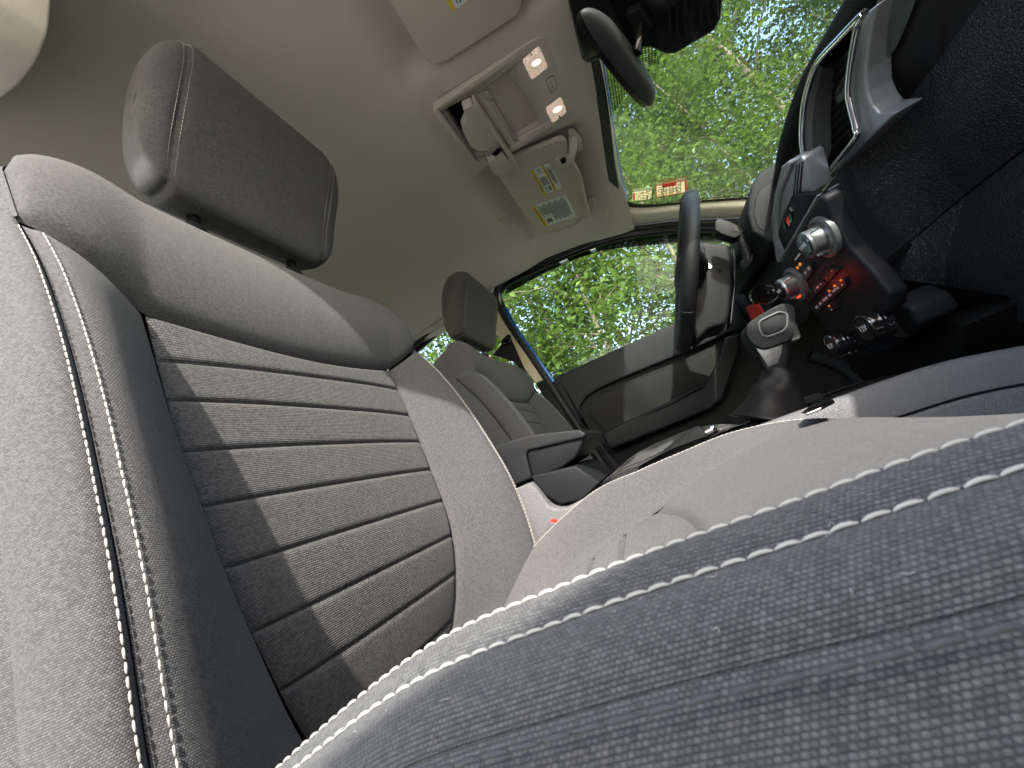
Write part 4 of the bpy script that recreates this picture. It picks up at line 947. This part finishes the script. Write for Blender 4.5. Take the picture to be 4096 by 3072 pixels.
# silver Y trim and passenger panels
prism('silver_y_trim', X_([(3458, 56), (3504, 20), (3488, 100), (3474, 181), (3462, 289), (3468, 374), (3488, 424), (3513, 457), (3590, 450), (3500, 534), (3420, 612), (3340, 700), (3264, 780), (3252, 772), (3340, 668), (3430, 556), (3432, 508), (3402, 362), (3414, 240), (3440, 100)], .662), (.03, 0, 0), MT['silver'], da, .004)
def strip(name, A, B, mat, nA=40, nv=12, bulge=(0, 0, 0), flip=False):
    A = catmull(A, nA); B = catmull(B, nA); s = np.linspace(0, 1, nv)[:, None, None]
    P = A[None] * (1 - s) + B[None] * s + np.sin(np.pi * s) * np.array(bulge)
    return patch(name, P, mat, da, flip=flip)
EY = -.78
MT['dashgloss'] = plain('passenger_panel_satin', (.045, .052, .052), .28, .0, coat=.2, var=.08)
MT['dashbrown'] = grain('passenger_panel_dark', (.014, .0138, .0148), .5, 1200, .0001, .15, strength=.3)
strip('upper_fascia', [onx(3504, 18, .672), onx(3476, 181, .674), onx(3462, 320, .676), onx(3460, 345, .677)], [np.array([.70, -.42, .49]), onx(3640, 60, .690), onx(3540, 250, .686), onx(3470, 352, .679)], MT['dashgloss'])
strip('passenger_fascia', [onx(3468, 374, .674), onx(3540, 250, .690), onx(3650, 40, .696), np.array([.70, -.5, .47]), np.array([.70, EY, .47])], [onx(3513, 457, .674), onx(3590, 450, .715), onx(3760, 230, .718), onx(3930, 0, .720), np.array([.72, EY, .38])], MT['dashbrown'], bulge=(-.004, 0, 0))
L1 = [onx(3277, 786, .592), onx(3345, 700, .640), onx(3420, 612, .678), onx(3590, 450, .714), onx(3930, 0, .719), np.array([.719, EY, .381])]
L2 = [onx(3494, 1082, .612), onx(3570, 1020, .668), onx(3650, 955, .710), onx(3828, 802, .742), onx(4096, 592, .744), np.array([.744, EY, .247])]
strip('dash_face', L1, L2, MT['leather'], 80, 24, (-.010, 0, 0))
B3 = [onx(3497, 1101, .612), onx(3590, 1206, .650), onx(3690, 1250, .690), onx(3804, 1272, .722), onx(4096, 1287, .726), np.array([.73, EY, .05])]
L2b = [p + np.array([-.001, 0, -.003]) for p in L2]
gb = strip('glove_box_lid', L2b, B3, MT['leather'], 80, 24, (-.022, 0, 0))
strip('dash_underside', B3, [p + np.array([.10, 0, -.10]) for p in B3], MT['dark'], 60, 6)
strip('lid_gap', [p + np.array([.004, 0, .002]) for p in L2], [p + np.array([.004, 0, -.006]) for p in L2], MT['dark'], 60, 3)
# ---- centre stack
SX = .565
stp = [(3120, 1052), (3138, 1010), (3276, 784), (3300, 800), (3330, 880), (3400, 1000), (3497, 1101), (3560, 1180), (3560, 1240), (3480, 1290), (3400, 1330), (3360, 1368), (3333, 1339), (3260, 1258), (3198, 1196), (3150, 1150), (3124, 1086)]
prism('stack_panel', X_(stp, SX), (.022, 0, 0), MT['shroud'], da, .006)
s_side = [onx(3300, 800, SX + .004), onx(3330, 880, SX + .004), onx(3400, 1000, SX + .004), onx(3497, 1101, SX + .004), onx(3560, 1180, SX + .004)]
s_far = [onx(3300, 805, .61), onx(3338, 880, .615), onx(3408, 1000, .62), onx(3500, 1100, .63), onx(3575, 1195, .65)]
strip('stack_cheek', s_side, s_far, MT['leather'], 40, 8)
R2 = lambda pts: crop(pts, 3080, 1050, .1808)
MT['led'] = plain('amber_led', (1, .35, .05), .4, emit=(1, .32, .03), es=.07)
MT['print'] = plain('white_print', (.55, .56, .58), .6)
MT['button'] = grain('button_plastic', (.014, .014, .015), .45, 1500, .0001, .1, strength=.2)
def btn(pts, off=.004, bev=.0010): return prism('button', X_(R2(pts), SX - off), (off + .001, 0, 0), MT['button'], da, bev)
btn([(690, 300), (860, 30), (905, 40), (950, 185), (790, 430)])
b1 = btn([(1105, 345), (1330, 112), (1530, 150), (1285, 432)])
b2_ = btn([(930, 530), (1085, 372), (1262, 460), (985, 762)])
b3_ = btn([(792, 735), (900, 565), (965, 780), (862, 920)])
b4_ = btn([(922, 1003), (1585, 362), (1652, 345), (1690, 530), (1022, 1142), (940, 1060)], .0035)
b5_ = btn([(1155, 1040), (1420, 792), (1500, 1000), (1300, 1128)])
DU = (0, -1, 0); DV = (0, 0, 1)
def stx(p, tx, sz, parent, off=.0046, mat=None): textmesh('legend', tx, sz, onx(*R2([p])[0], SX - off), DU, DV, mat or MT['print'], parent)
stx((1370, 200), '+', .009, b1, mat=MT['redlit']); stx((1240, 330), '-', .009, b1); stx((1120, 480), '+', .007, b2_); stx((1055, 550), 'FAN', .0045, b2_); stx((1000, 608), '-', .007, b2_); stx((832, 790), '-', .007, b3_)
for p, tx in (((1590, 495), 'o'), ((1450, 600), 'MAX A/C'), ((1330, 718), 'A/C'), ((1220, 815), 'AUTO'), ((1122, 910), 'A/C'), ((1040, 990), 'OFF')): stx(p, tx, .0062 if len(tx) < 5 else .0052, b4_, .0042)
stx((1355, 1040), 'o', .007, b5_)
stx((865, 130), 'SK', .008, b5_); stx((795, 230), 'I<', .008, b5_)
for p in ((1300, 632), (1418, 520), (1556, 398), (1302, 966)):
    q = R2([p])[0]; c = onx(*q, SX - .0045); prism('indicator_led', [c + np.array([0, a * .0021, b * .0013]) for a, b in ((-1, -1), (1, -1), (1, 1), (-1, 1))], (.001, 0, 0), MT['led'], da)
for p, w in (((658, 45), .0035), ((600, 122), .0025)):
    c = onx(*R2([p])[0], SX - .0012); prism('airbag_light', [c + np.array([0, a * w, b * .0022]) for a, b in ((-1, -1), (1, -1), (1, 1), (-1, 1))], (.001, 0, 0), MT['led'], da)
R1 = lambda pts: crop(pts, 3050, 780, .1808)
textmesh('passenger_airbag_legend', 'PASS AIRBAG', .0042, onx(*R1([(775, 1370)])[0], SX - .0012), DU, DV, MT['print'], da)
prism('display_seam', X_(R1([(850, 1140), (1000, 960), (1006, 964), (856, 1146)]), SX - .0006), (.002, 0, 0), MT['dark'], da)
def knob(c, label, tx):
    k = lathe('knob', [(.0215, 0), (.0215, .004), (.0195, .006), (.0188, .020), (.0196, .0225), (.0185, .0255), (.0165, .026)], c, (-1, 0, .05), MT['chrome'] if False else MT['silverk'], da, 40)
    lathe('knob_ring', [(.0305, -.002), (.0300, .004), (.0255, .006), (.0235, .003)], c, (-1, 0, .05), MT['silverd'], k, 36)
    c2 = np.array(c) + np.array([-.0262, 0, .0013])
    lathe('knob_face', [(.0164, 0), (.0160, .0012), (.001, .0016)], c2, (-1, 0, .05), MT['gloss'], k, 30)
    textmesh('knob_legend', tx, .0085, c2 + np.array([-.0022, 0, 0]), DU, DV, MT['print'], k)
    for a in (0, 2.09, 4.19): 
        p = np.array(c) + np.array([-.014, .0192 * math.cos(a + .5), .0192 * math.sin(a + .5)])
        box('knob_grip', p, (.015, .004, .004), MT['chrome'], k, .001)
MT['silverk'] = plain('knob_metal', (.26, .265, .265), .34, .85, var=.03, nscale=40)
knob(onx(3300, 946, SX - .001), 'tuning', 'TUNE'); knob(onx(3186, 1134, SX - .001), 'volume', 'VOL')
# red illuminated crescent under the volume knob, and its glow
cr = [onx(*p, SX - .008) for p in R2([(552, 760), (600, 800), (650, 780), (655, 720), (635, 735), (615, 770)])]
MT['redglow'] = plain('red_glow_plastic', (.7, .04, .02), .4, emit=(1, .06, .02), es=.3)
prism('red_light_guide', cr, (.003, 0, 0), MT['redglow'], da)
rl = bpy.data.lights.new('red_console_lamp', 'POINT'); rl.energy = .006; rl.color = (1, .05, .02); rl.shadow_soft_size = .012
ro = bpy.data.objects.new('red_console_lamp', rl); COL.objects.link(ro); ro.location = onx(3212, 1190, SX - .030)
# 12 V sockets in their recess
prism('socket_recess', X_([(3440, 1300), (3560, 1200), (3640, 1240), (3680, 1300), (3560, 1400), (3420, 1430), (3372, 1392)], SX + .045), (.05, 0, 0), MT['black'], da, .008)
tube('socket_bar', [onx(3610, 1290, SX + .05), onx(3420, 1370, SX + .05)], .022, MT['shroud'], da, 18)
for p, big in (((3548, 1286), 1), ((3400, 1362), 0)):
    c = onx(*p, SX + .01)
    k = lathe('power_socket', [(.020, 0), (.0215, .006), (.0200, .010), (.0215, .014), (.0200, .018), (.0205, .022), (.0185, .026), (.001, .0265)], c, (-1, 0, .15), MT['gloss'], da, 36)
    tube('socket_ring', [c + np.array([-.0245, .0183 * math.cos(a), .004 + .0183 * math.sin(a)]) for a in np.linspace(0, 6.283, 33)[:-1]], .0007, MT['chrome'], k, 6, True)
    textmesh('socket_legend', '12V', .012, c + np.array([-.0275, 0, .004]), DU, DV, MT['print'], k)
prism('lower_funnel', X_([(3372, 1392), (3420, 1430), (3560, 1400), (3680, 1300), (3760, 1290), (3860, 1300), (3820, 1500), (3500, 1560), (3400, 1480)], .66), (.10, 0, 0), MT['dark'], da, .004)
# ------------------------------------------------------------------ ignition key with red tag
ky = thing('car_key', 'black and chrome car key in the ignition with ring and red tag', 'key', onx(3060, 1175, .62))
fa = onx(3004, 1182, .605); fb = onx(3112, 1172, .640); c = (fa + fb) / 2; d = fb - fa; Lk = np.linalg.norm(d); d /= Lk
u1 = np.cross(d, (0, 0, 1.)); u1 /= np.linalg.norm(u1); u2 = np.cross(u1, d)
def blob(name, c, ax, rx, ry, rz, mat, parent, e=2.4):
    V = []; nu, nv = 28, 18
    for j in range(nv):
        t = -math.pi / 2 + math.pi * j / (nv - 1)
        for i in range(nu):
            a = 2 * math.pi * i / nu; sp_ = lambda v: math.copysign(abs(v) ** (2 / e), v)
            V.append(c + ax[0] * rx * sp_(math.sin(t)) + ax[1] * ry * sp_(math.cos(t)) * sp_(math.cos(a)) + ax[2] * rz * sp_(math.cos(t)) * sp_(math.sin(a)))
    return mk(name, V, grid_faces(nu, nv, False, True), mat, parent)
fob = blob('key_fob', c, (d, u1, u2), Lk / 2, .010, .021, MT['gloss'], ky)
tube('fob_band', [c + d * Lk / 2 * 1.01 * math.cos(a) + u2 * .0213 * math.sin(a) for a in np.linspace(0, 6.283, 41)[:-1]], .0030, MT['chrome'], fob, 8, True)
rc = onx(3007, 1203, .600)
tube('key_ring', [rc + np.array([.004 * math.cos(a), .0125 * math.cos(a), .0135 * math.sin(a)]) for a in np.linspace(0, 6.283, 33)[:-1]], .0011, MT['chrome'], ky, 8, True)
MT['tagred'] = plain('red_key_tag', (.80, .045, .03), .45, var=.15)
K = lambda pts: crop(pts, 2900, 1100, .1808)
tg = prism('key_tag', [onx(*p, .597) for p in K([(455, 715), (560, 665), (735, 655), (850, 830), (780, 900), (585, 1002)])], (.0025, .0006, 0), MT['tagred'], ky, .0006)
textmesh('tag_print', 'E7U5', .007, onx(*K([(545, 830)])[0], .5966), (-.1, -.35, -1), (0, -1, .3), MT['ink'], tg)
prism('tag_fold', [onx(*p, .5965) for p in K([(640, 690), (655, 688), (735, 880), (720, 890)])], (.001, 0, 0), MT['red'], tg)
# ------------------------------------------------------------------ centre console
cc_ = thing('centre_console', 'black centre console with armrest lid between the two front seats', 'centre console', (.3, 0, -.36))
xs = np.linspace(.10, .76, 60)
zt = ipc(xs, [.10, .2, .30, .36, .5, .573, .636, .7, .76], [.070, .072, .074, .075, .068, .062, .048, .03, .01])
prf = [(-.02, .0), (-.002, .0), (.006, -.006), (.010, -.018), (.012, -.042), (.010, -.046), (.014, -.052), (.018, -.10), (.022, -.24)]
for sg in (-1, 1):
    P = np.array([[(x, sg * (.100 + a), z + b) for a, b in catmull(prf, 36)] for x, z in zip(xs, zt)])
    patch('side_panel', P, MT['leatherg'], cc_, flip=(sg < 0))
Xc, Yc = np.meshgrid(xs, np.linspace(-.082, .082, 12))
patch('top_deck', np.stack([Xc, Yc, np.interp(Xc, xs, zt) - .004], -1), MT['black'], cc_)
tube('deck_line', [(x, -.1005 - .012, z - .044) for x, z in zip(xs[18:], zt[18:])], .0012, MT['dark'], cc_, 6)
# rear bin and armrest
prism('storage_bin', [ony(*p, -.108) for p in [(2118, 1930), (2150, 1962), (2190, 2020), (2214, 2034), (2262, 2034), (2330, 1998), (2330, 2200), (2050, 2300), (1960, 2000)]], (0, .216, 0), MT['leatherg'], cc_, .006)
prism('bin_wall', [ony(*p, -.095) for p in [(2120, 1905), (2300, 1862), (2400, 1930), (2330, 2000), (2240, 2018), (2180, 1980)]], (0, .19, 0), MT['black'], cc_, .004)
prism('tray_rim', [ony(*p, .085) for p in [(2260, 2020), (2420, 1960), (2560, 1890), (2570, 1900), (2420, 1980), (2270, 2036)]], (0, .02, 0), MT['doorgrey'], cc_, .003)
al = prism('armrest_underside', [ony(*p, -.088) for p in [(2104, 1800), (2240, 1770), (2338, 1746), (2330, 1775), (2299, 1834), (2250, 1868), (2132, 1916)]], (0, .19, 0), MT['shroud'], cc_, .004)
prism('armrest_lid', [ony(*p, -.094) for p in [(1900, 1850), (1960, 1790), (2040, 1762), (2130, 1738), (2240, 1724), (2318, 1718), (2346, 1736), (2334, 1752), (2112, 1802), (2104, 1820), (2126, 1912), (2060, 1940), (1900, 1960)]], (0, .20, 0), MT['wheel'], cc_, .009, 4)
prism('armrest_latch', [ony(*p, -.02) for p in [(2290, 1800), (2316, 1796), (2312, 1822), (2290, 1838)]], (0, .05, 0), MT['gloss'], al, .002)
# gear lever surround and tray
prism('chrome_insert', [onz(*p, .074) for p in [(3210, 1660), (3250, 1628), (3335, 1602), (3342, 1612), (3290, 1640), (3230, 1664)]], (0, 0, .003), MT['chrome'], cc_, .001)
prism('tray_flap', [ony(*p, -.02) for p in [(3188, 1604), (3240, 1580), (3280, 1570), (3296, 1586), (3300, 1592), (3210, 1622)]], (0, .06, 0), MT['shroud'], cc_, .004)
# ------------------------------------------------------------------ gear lever
gl = thing('gear_lever', 'leather gear lever with silver ringed knob and wrinkled boot', 'gear lever', (.40, 0, .07))
MT['boot'] = grain('boot_leather', (.011, .011, .0115), .42, 700, .0003, .15, strength=.35)
KY = -.022
KO = [(2986, 1326), (2992, 1296), (3016, 1275), (3060, 1248), (3112, 1220), (3142, 1214), (3168, 1221), (3182, 1244), (3182, 1299), (3172, 1334), (3158, 1359), (3110, 1378), (3063, 1393), (3030, 1386), (2998, 1356)]
kb = prism('knob', catmull([ony(*p, KY) for p in KO], 50, True), (0, .05, 0), MT['wheel'], gl, .013, 5)
KRg = [(3034, 1295), (3046, 1280), (3115, 1248), (3140, 1252), (3150, 1262), (3148, 1306), (3134, 1324), (3072, 1348), (3052, 1343), (3040, 1324)]
tube('knob_ring', rnd([ony(*p, KY - .0005) for p in KRg], 3, .2), .0020, MT['silverd'], kb, 8, True, up=(0, 1, 0))
c = np.mean(KRg, 0)
prism('knob_badge', rnd([ony(*(c + (np.array(p) - c) * .78), KY - .0016) for p in KRg], 3, .2), (0, .004, 0), MT['wheel'], kb, .001)
tube('knob_seam', catmull([ony(*p, KY + .012) for p in [(2990, 1330), (3000, 1362), (3028, 1400), (3060, 1470)]], 16), .0014, MT['chrome'], kb, 6)
prism('neck', [ony(*p, -.015) for p in [(3014, 1376), (3160, 1352), (3158, 1420), (3150, 1486), (3072, 1496), (3050, 1450)]], (0, .034, 0), MT['shroud'], gl, .005)
prism('neck_plate', [ony(*p, -.0165) for p in [(3024, 1392), (3066, 1396), (3132, 1374), (3128, 1410), (3112, 1452), (3074, 1468)]], (0, .004, 0), MT['silverk'], gl, .0012)
prism('release_lever', [ony(*p, -.004) for p in [(3172, 1286), (3188, 1290), (3206, 1346), (3194, 1358), (3164, 1366)]], (0, .02, 0), MT['silverd'], gl, .004)
pth = catmull([ony(*p, 0) for p in [(3112, 1478), (3112, 1530), (3100, 1600), (3084, 1690)]], 40)
rad = ipc(np.linspace(0, 1, 40), [0, .12, .4, .7, 1], [.021, .022, .028, .040, .060])
V, F = tubeverts(pth, rad, 48)
V = np.array(V); k = np.arange(len(V)); ang = (k % 48) / 48 * 6.283; tt = (k // 48) / 39.
ctr = np.repeat(pth, 48, 0)[:len(V)]
w = .0026 * np.sin(3 * ang + 5.5 * tt) * np.sin(np.pi * tt) + .0012 * np.sin(5 * ang - 9 * tt + 1) * np.sin(np.pi * tt) + .0008 * np.sin(16 * tt + 2 * ang) * np.sin(np.pi * tt)
dv = V - ctr; dv /= np.linalg.norm(dv, axis=1, keepdims=True) + 1e-9
mk('boot', V + dv * w[:, None], F, MT['boot'], gl)
ks = [i * 48 + 21 for i in range(2, 39)]
stitches('boot_stitching', (V + dv * w[:, None])[ks], dv[ks], MT['thread'], gl, r=.0007)
# ------------------------------------------------------------------ hand brake
hbk = thing('hand_brake', 'grey hand brake lever with chrome button beside the gear lever', 'hand brake', ony(2600, 1850, .05))
MT['hb'] = grain('handbrake_grip', (.035, .038, .038), .5, 700, .0003, .12)
hp = catmull([ony(*p, .05) for p in [(2560, 1880), (2640, 1848), (2720, 1796), (2780, 1757), (2822, 1734)]], 30)
tube('grip', hp, ipc(np.linspace(0, 1, 30), [0, .3, .6, .85, .97, 1], [.013, .014, .017, .0185, .016, .012]), MT['hb'], hbk, 18)
d = hp[-1] - hp[-4]; d /= np.linalg.norm(d)
tube('button', [hp[-1] - d * .002, hp[-1] + d * .010, hp[-1] + d * .018, hp[-1] + d * .020], [.0085, .0085, .008, .006], MT['chrome'], hbk, 18)
pb = catmull([(.20, .075, .079), (.30, .082, .082), (.36, .085, .080)], 30)
stitches('boot_stitching', pb, np.tile([0, 0, 1.], (30, 1)), MT['thread'], hbk, r=.0007)
patch('boot', np.stack([catmull([(.12, .085, .072), (.24, .088, .078), (.37, .09, .076)], 20), catmull([(.12, .012, .072), (.24, .012, .086), (.37, .03, .078)], 20)]), MT['boot'], hbk)
# ------------------------------------------------------------------ trees outside
def leafmat(name, a, b_):
    m = bpy.data.materials.new(name); m.use_nodes = True; n = m.node_tree; n.nodes.clear()
    o = n.nodes.new('ShaderNodeOutputMaterial'); d = n.nodes.new('ShaderNodeBsdfPrincipled'); t = n.nodes.new('ShaderNodeBsdfTranslucent')
    gi = n.nodes.new('ShaderNodeNewGeometry')
    f = mth(n, 'ADD', mth(n, 'MULTIPLY', gi.outputs['Random Per Island'], .65), mth(n, 'MULTIPLY', noise(n, 1.2, 3), .35))
    c = mixc(n, f, a, b_); n.links.new(c, d.inputs['Base Color']); d.inputs['Roughness'].default_value = .45; d.inputs['Specular IOR Level'].default_value = .35
    c2 = mixc(n, .4, c, (.18, .28, .04)); n.links.new(c2, t.inputs[0])
    mx = n.nodes.new('ShaderNodeMixShader'); mx.inputs[0].default_value = .42
    n.links.new(d.outputs[0], mx.inputs[1]); n.links.new(t.outputs[0], mx.inputs[2]); n.links.new(mx.outputs[0], o.inputs[0]); return m
MT['leafA'] = leafmat('leaf_mid_green', (.026, .066, .018), (.078, .150, .038))
MT['leafB'] = leafmat('leaf_yellow_green', (.045, .105, .020), (.125, .205, .038))
m, n, b = newmat('pale_bark')
f = noise(n, 8, 6, dist=1.0); n.links.new(mixc(n, f, (.12, .10, .075), (.32, .28, .22)), b.inputs['Base Color']); b.inputs['Roughness'].default_value = .9
bump(n, b, noise(n, 40, 4), .01); MT['bark'] = m
def leaf_mesh(centers, spread, per, size, rng):
    N = len(centers) * per
    C = np.repeat(np.array(centers), per, 0) + rng.normal(0, 1, (N, 3)) * np.array([spread, spread, spread * .55])
    a = rng.uniform(0, 2 * np.pi, N); dip = rng.uniform(-.9, .25, N)
    d = np.stack([np.cos(a) * np.cos(dip), np.sin(a) * np.cos(dip), np.sin(dip)], 1)
    up = np.stack([rng.normal(0, .55, N), rng.normal(0, .55, N), np.ones(N)], 1)
    s = np.cross(d, up); s /= np.linalg.norm(s, axis=1, keepdims=True); u = np.cross(s, d)
    L = size * rng.uniform(.6, 1.25, N)[:, None]
    V = np.stack([C, C + d * L * .45 + s * L * .33 + u * L * .10, C + d * L - u * L * .10, C + d * L * .45 - s * L * .33 + u * L * .10], 1).reshape(-1, 3)
    return V
def tree_proto(name, label, h, seed, mat, size, dens, low=.18, spread=1.5, group='trees beyond the car', base=(0, 0, 0), r0=.095):
    rng = np.random.default_rng(seed)
    root = thing(name, label, 'tree', base, group); B = np.array(base, float)
    ts = np.linspace(0, 1, 16); lean = rng.normal(0, .35, 2)
    path = np.stack([lean[0] * ts ** 1.5 + .10 * np.sin(ts * 7 + seed), lean[1] * ts ** 1.5 + .10 * np.cos(ts * 6 + seed), h * ts], 1) + B
    tube('trunk', path, r0 * (1 - .86 * ts) , MT['bark'], root, 9)
    V = []; F = []; cen = []
    nl = int(22 * dens)
    for i in range(nl):
        t = low + (1 - low) * (i + rng.uniform(0, .8)) / nl; t = min(t, .98)
        p0 = np.array([np.interp(t, ts, path[:, k]) for k in range(3)])
        a = rng.uniform(0, 2 * np.pi); L = spread * (1.15 - .65 * t) * rng.uniform(.7, 1.25); el = rng.uniform(.25, .95)
        q = np.linspace(0, 1, 7)[:, None]
        dr = np.array([np.cos(a) * np.cos(el), np.sin(a) * np.cos(el), np.sin(el)])
        pp = p0 + dr * L * q + np.array([0, 0, -.18 * L]) * q ** 2 + rng.normal(0, .03, (7, 3)) * q
        v, f = tubeverts(pp, r0 * .28 * (1 - t * .5) * (1 - .85 * q[:, 0]) + .003, 5); o = len(V); V += list(v); F += [tuple(k + o for k in x) for x in f]
        for _ in range(3):
            k = rng.integers(2, 6); dr2 = dr + rng.normal(0, .6, 3); dr2 /= np.linalg.norm(dr2)
            p2 = pp[k] + dr2 * L * .42 * np.linspace(0, 1, 4)[:, None]
            v, f = tubeverts(p2, [.006, .005, .004, .002], 4); o = len(V); V += list(v); F += [tuple(k2 + o for k2 in x) for x in f]
            cen += [p2[1], p2[2], p2[3], p2[3] + rng.normal(0, .15, 3)]
        cen += list(pp[2:])
    mk('limbs', V, F, MT['bark'], root)
    LV = leaf_mesh(cen, .25, int(31), size, rng)
    mk('crown', LV, [(4 * i, 4 * i + 1, 4 * i + 2, 4 * i + 3) for i in range(len(LV) // 4)], mat, root, smooth=False)
    return root
protos = [
    tree_proto('forest_tree', 'slender pale-barked tree with mid green leaves at the wood edge', 9.5, 11, MT['leafA'], .072, 1.1, base=(2.2, 6.0, -1.0)),
    tree_proto('forest_tree', 'slender pale-barked tree with mid green leaves at the wood edge', 10.5, 12, MT['leafA'], .072, 1.2, base=(4.2, 5.8, -1.0)),
    tree_proto('forest_tree', 'slender pale-barked tree with mid green leaves at the wood edge', 11.0, 13, MT['leafA'], .075, 1.25, base=(6.3, 6.8, -1.0), spread=1.8),
    tree_proto('forest_tree', 'bushy young tree with bright yellow-green leaves outside the driver window', 5.6, 14, MT['leafB'], .082, 1.05, low=.08, base=(.2, 4.3, -1.0), spread=1.2, r0=.05),
    tree_proto('forest_tree', 'bushy young tree with bright yellow-green leaves outside the driver window', 6.4, 15, MT['leafB'], .08, 1.1, low=.08, base=(1.7, 4.6, -1.0), spread=1.25, r0=.055),
]
def tree_copy(src, loc, rz, sc, lab=None):
    c = src.copy(); COL.objects.link(c); c.location = loc; c['label'] = lab or src['label']; c.rotation_euler.z = rz; c.scale = (sc,) * 3
    for k in src.children:
        k2 = k.copy(); COL.objects.link(k2); k2.parent = c; k2.matrix_parent_inverse = k.matrix_parent_inverse.copy()
spots = [(3, (-1.6, 4.6), 1.2, 1.0), (4, (-.7, 5.6), 2.2, 1.05), (3, (3.0, 4.9), 4.0, 1.1), (4, (-3.0, 5.2), .5, 1.1),
         (0, (.6, 6.6), 2.0, 1.0), (1, (-.9, 7.4), 3.1, 1.0), (2, (3.2, 7.6), 1.1, 1.0), (0, (5.2, 7.8), 4.4, 1.1), (1, (7.6, 6.4), .7, 1.05), (2, (8.6, 8.0), 5.0, 1.1),
         (1, (2.0, 9.5), 5.5, 1.25), (2, (-.5, 10.0), 2.5, 1.25), (0, (4.2, 11.5), 3.6, 1.2), (0, (-3.0, 8.5), 5.2, 1.15), (1, (-5.0, 7.0), 1.0, 1.0), (2, (-6.5, 9.5), 3.0, 1.1),
         (0, (9.8, 5.2), 2.7, 1.0), (1, (11.5, 7.5), 3.9, 1.1), (2, (12.5, 3.4), 2.1, 1.0), (0, (13.5, 5.6), 5.9, 1.2)]
for i, (k, (x, y), rz, sc) in enumerate(spots): tree_copy(protos[k], (x, y, -1.0 + max(0, y - 2) * .03), rz, sc)
for o in list(bpy.data.objects):
    if '_b' in o: del o['_b']
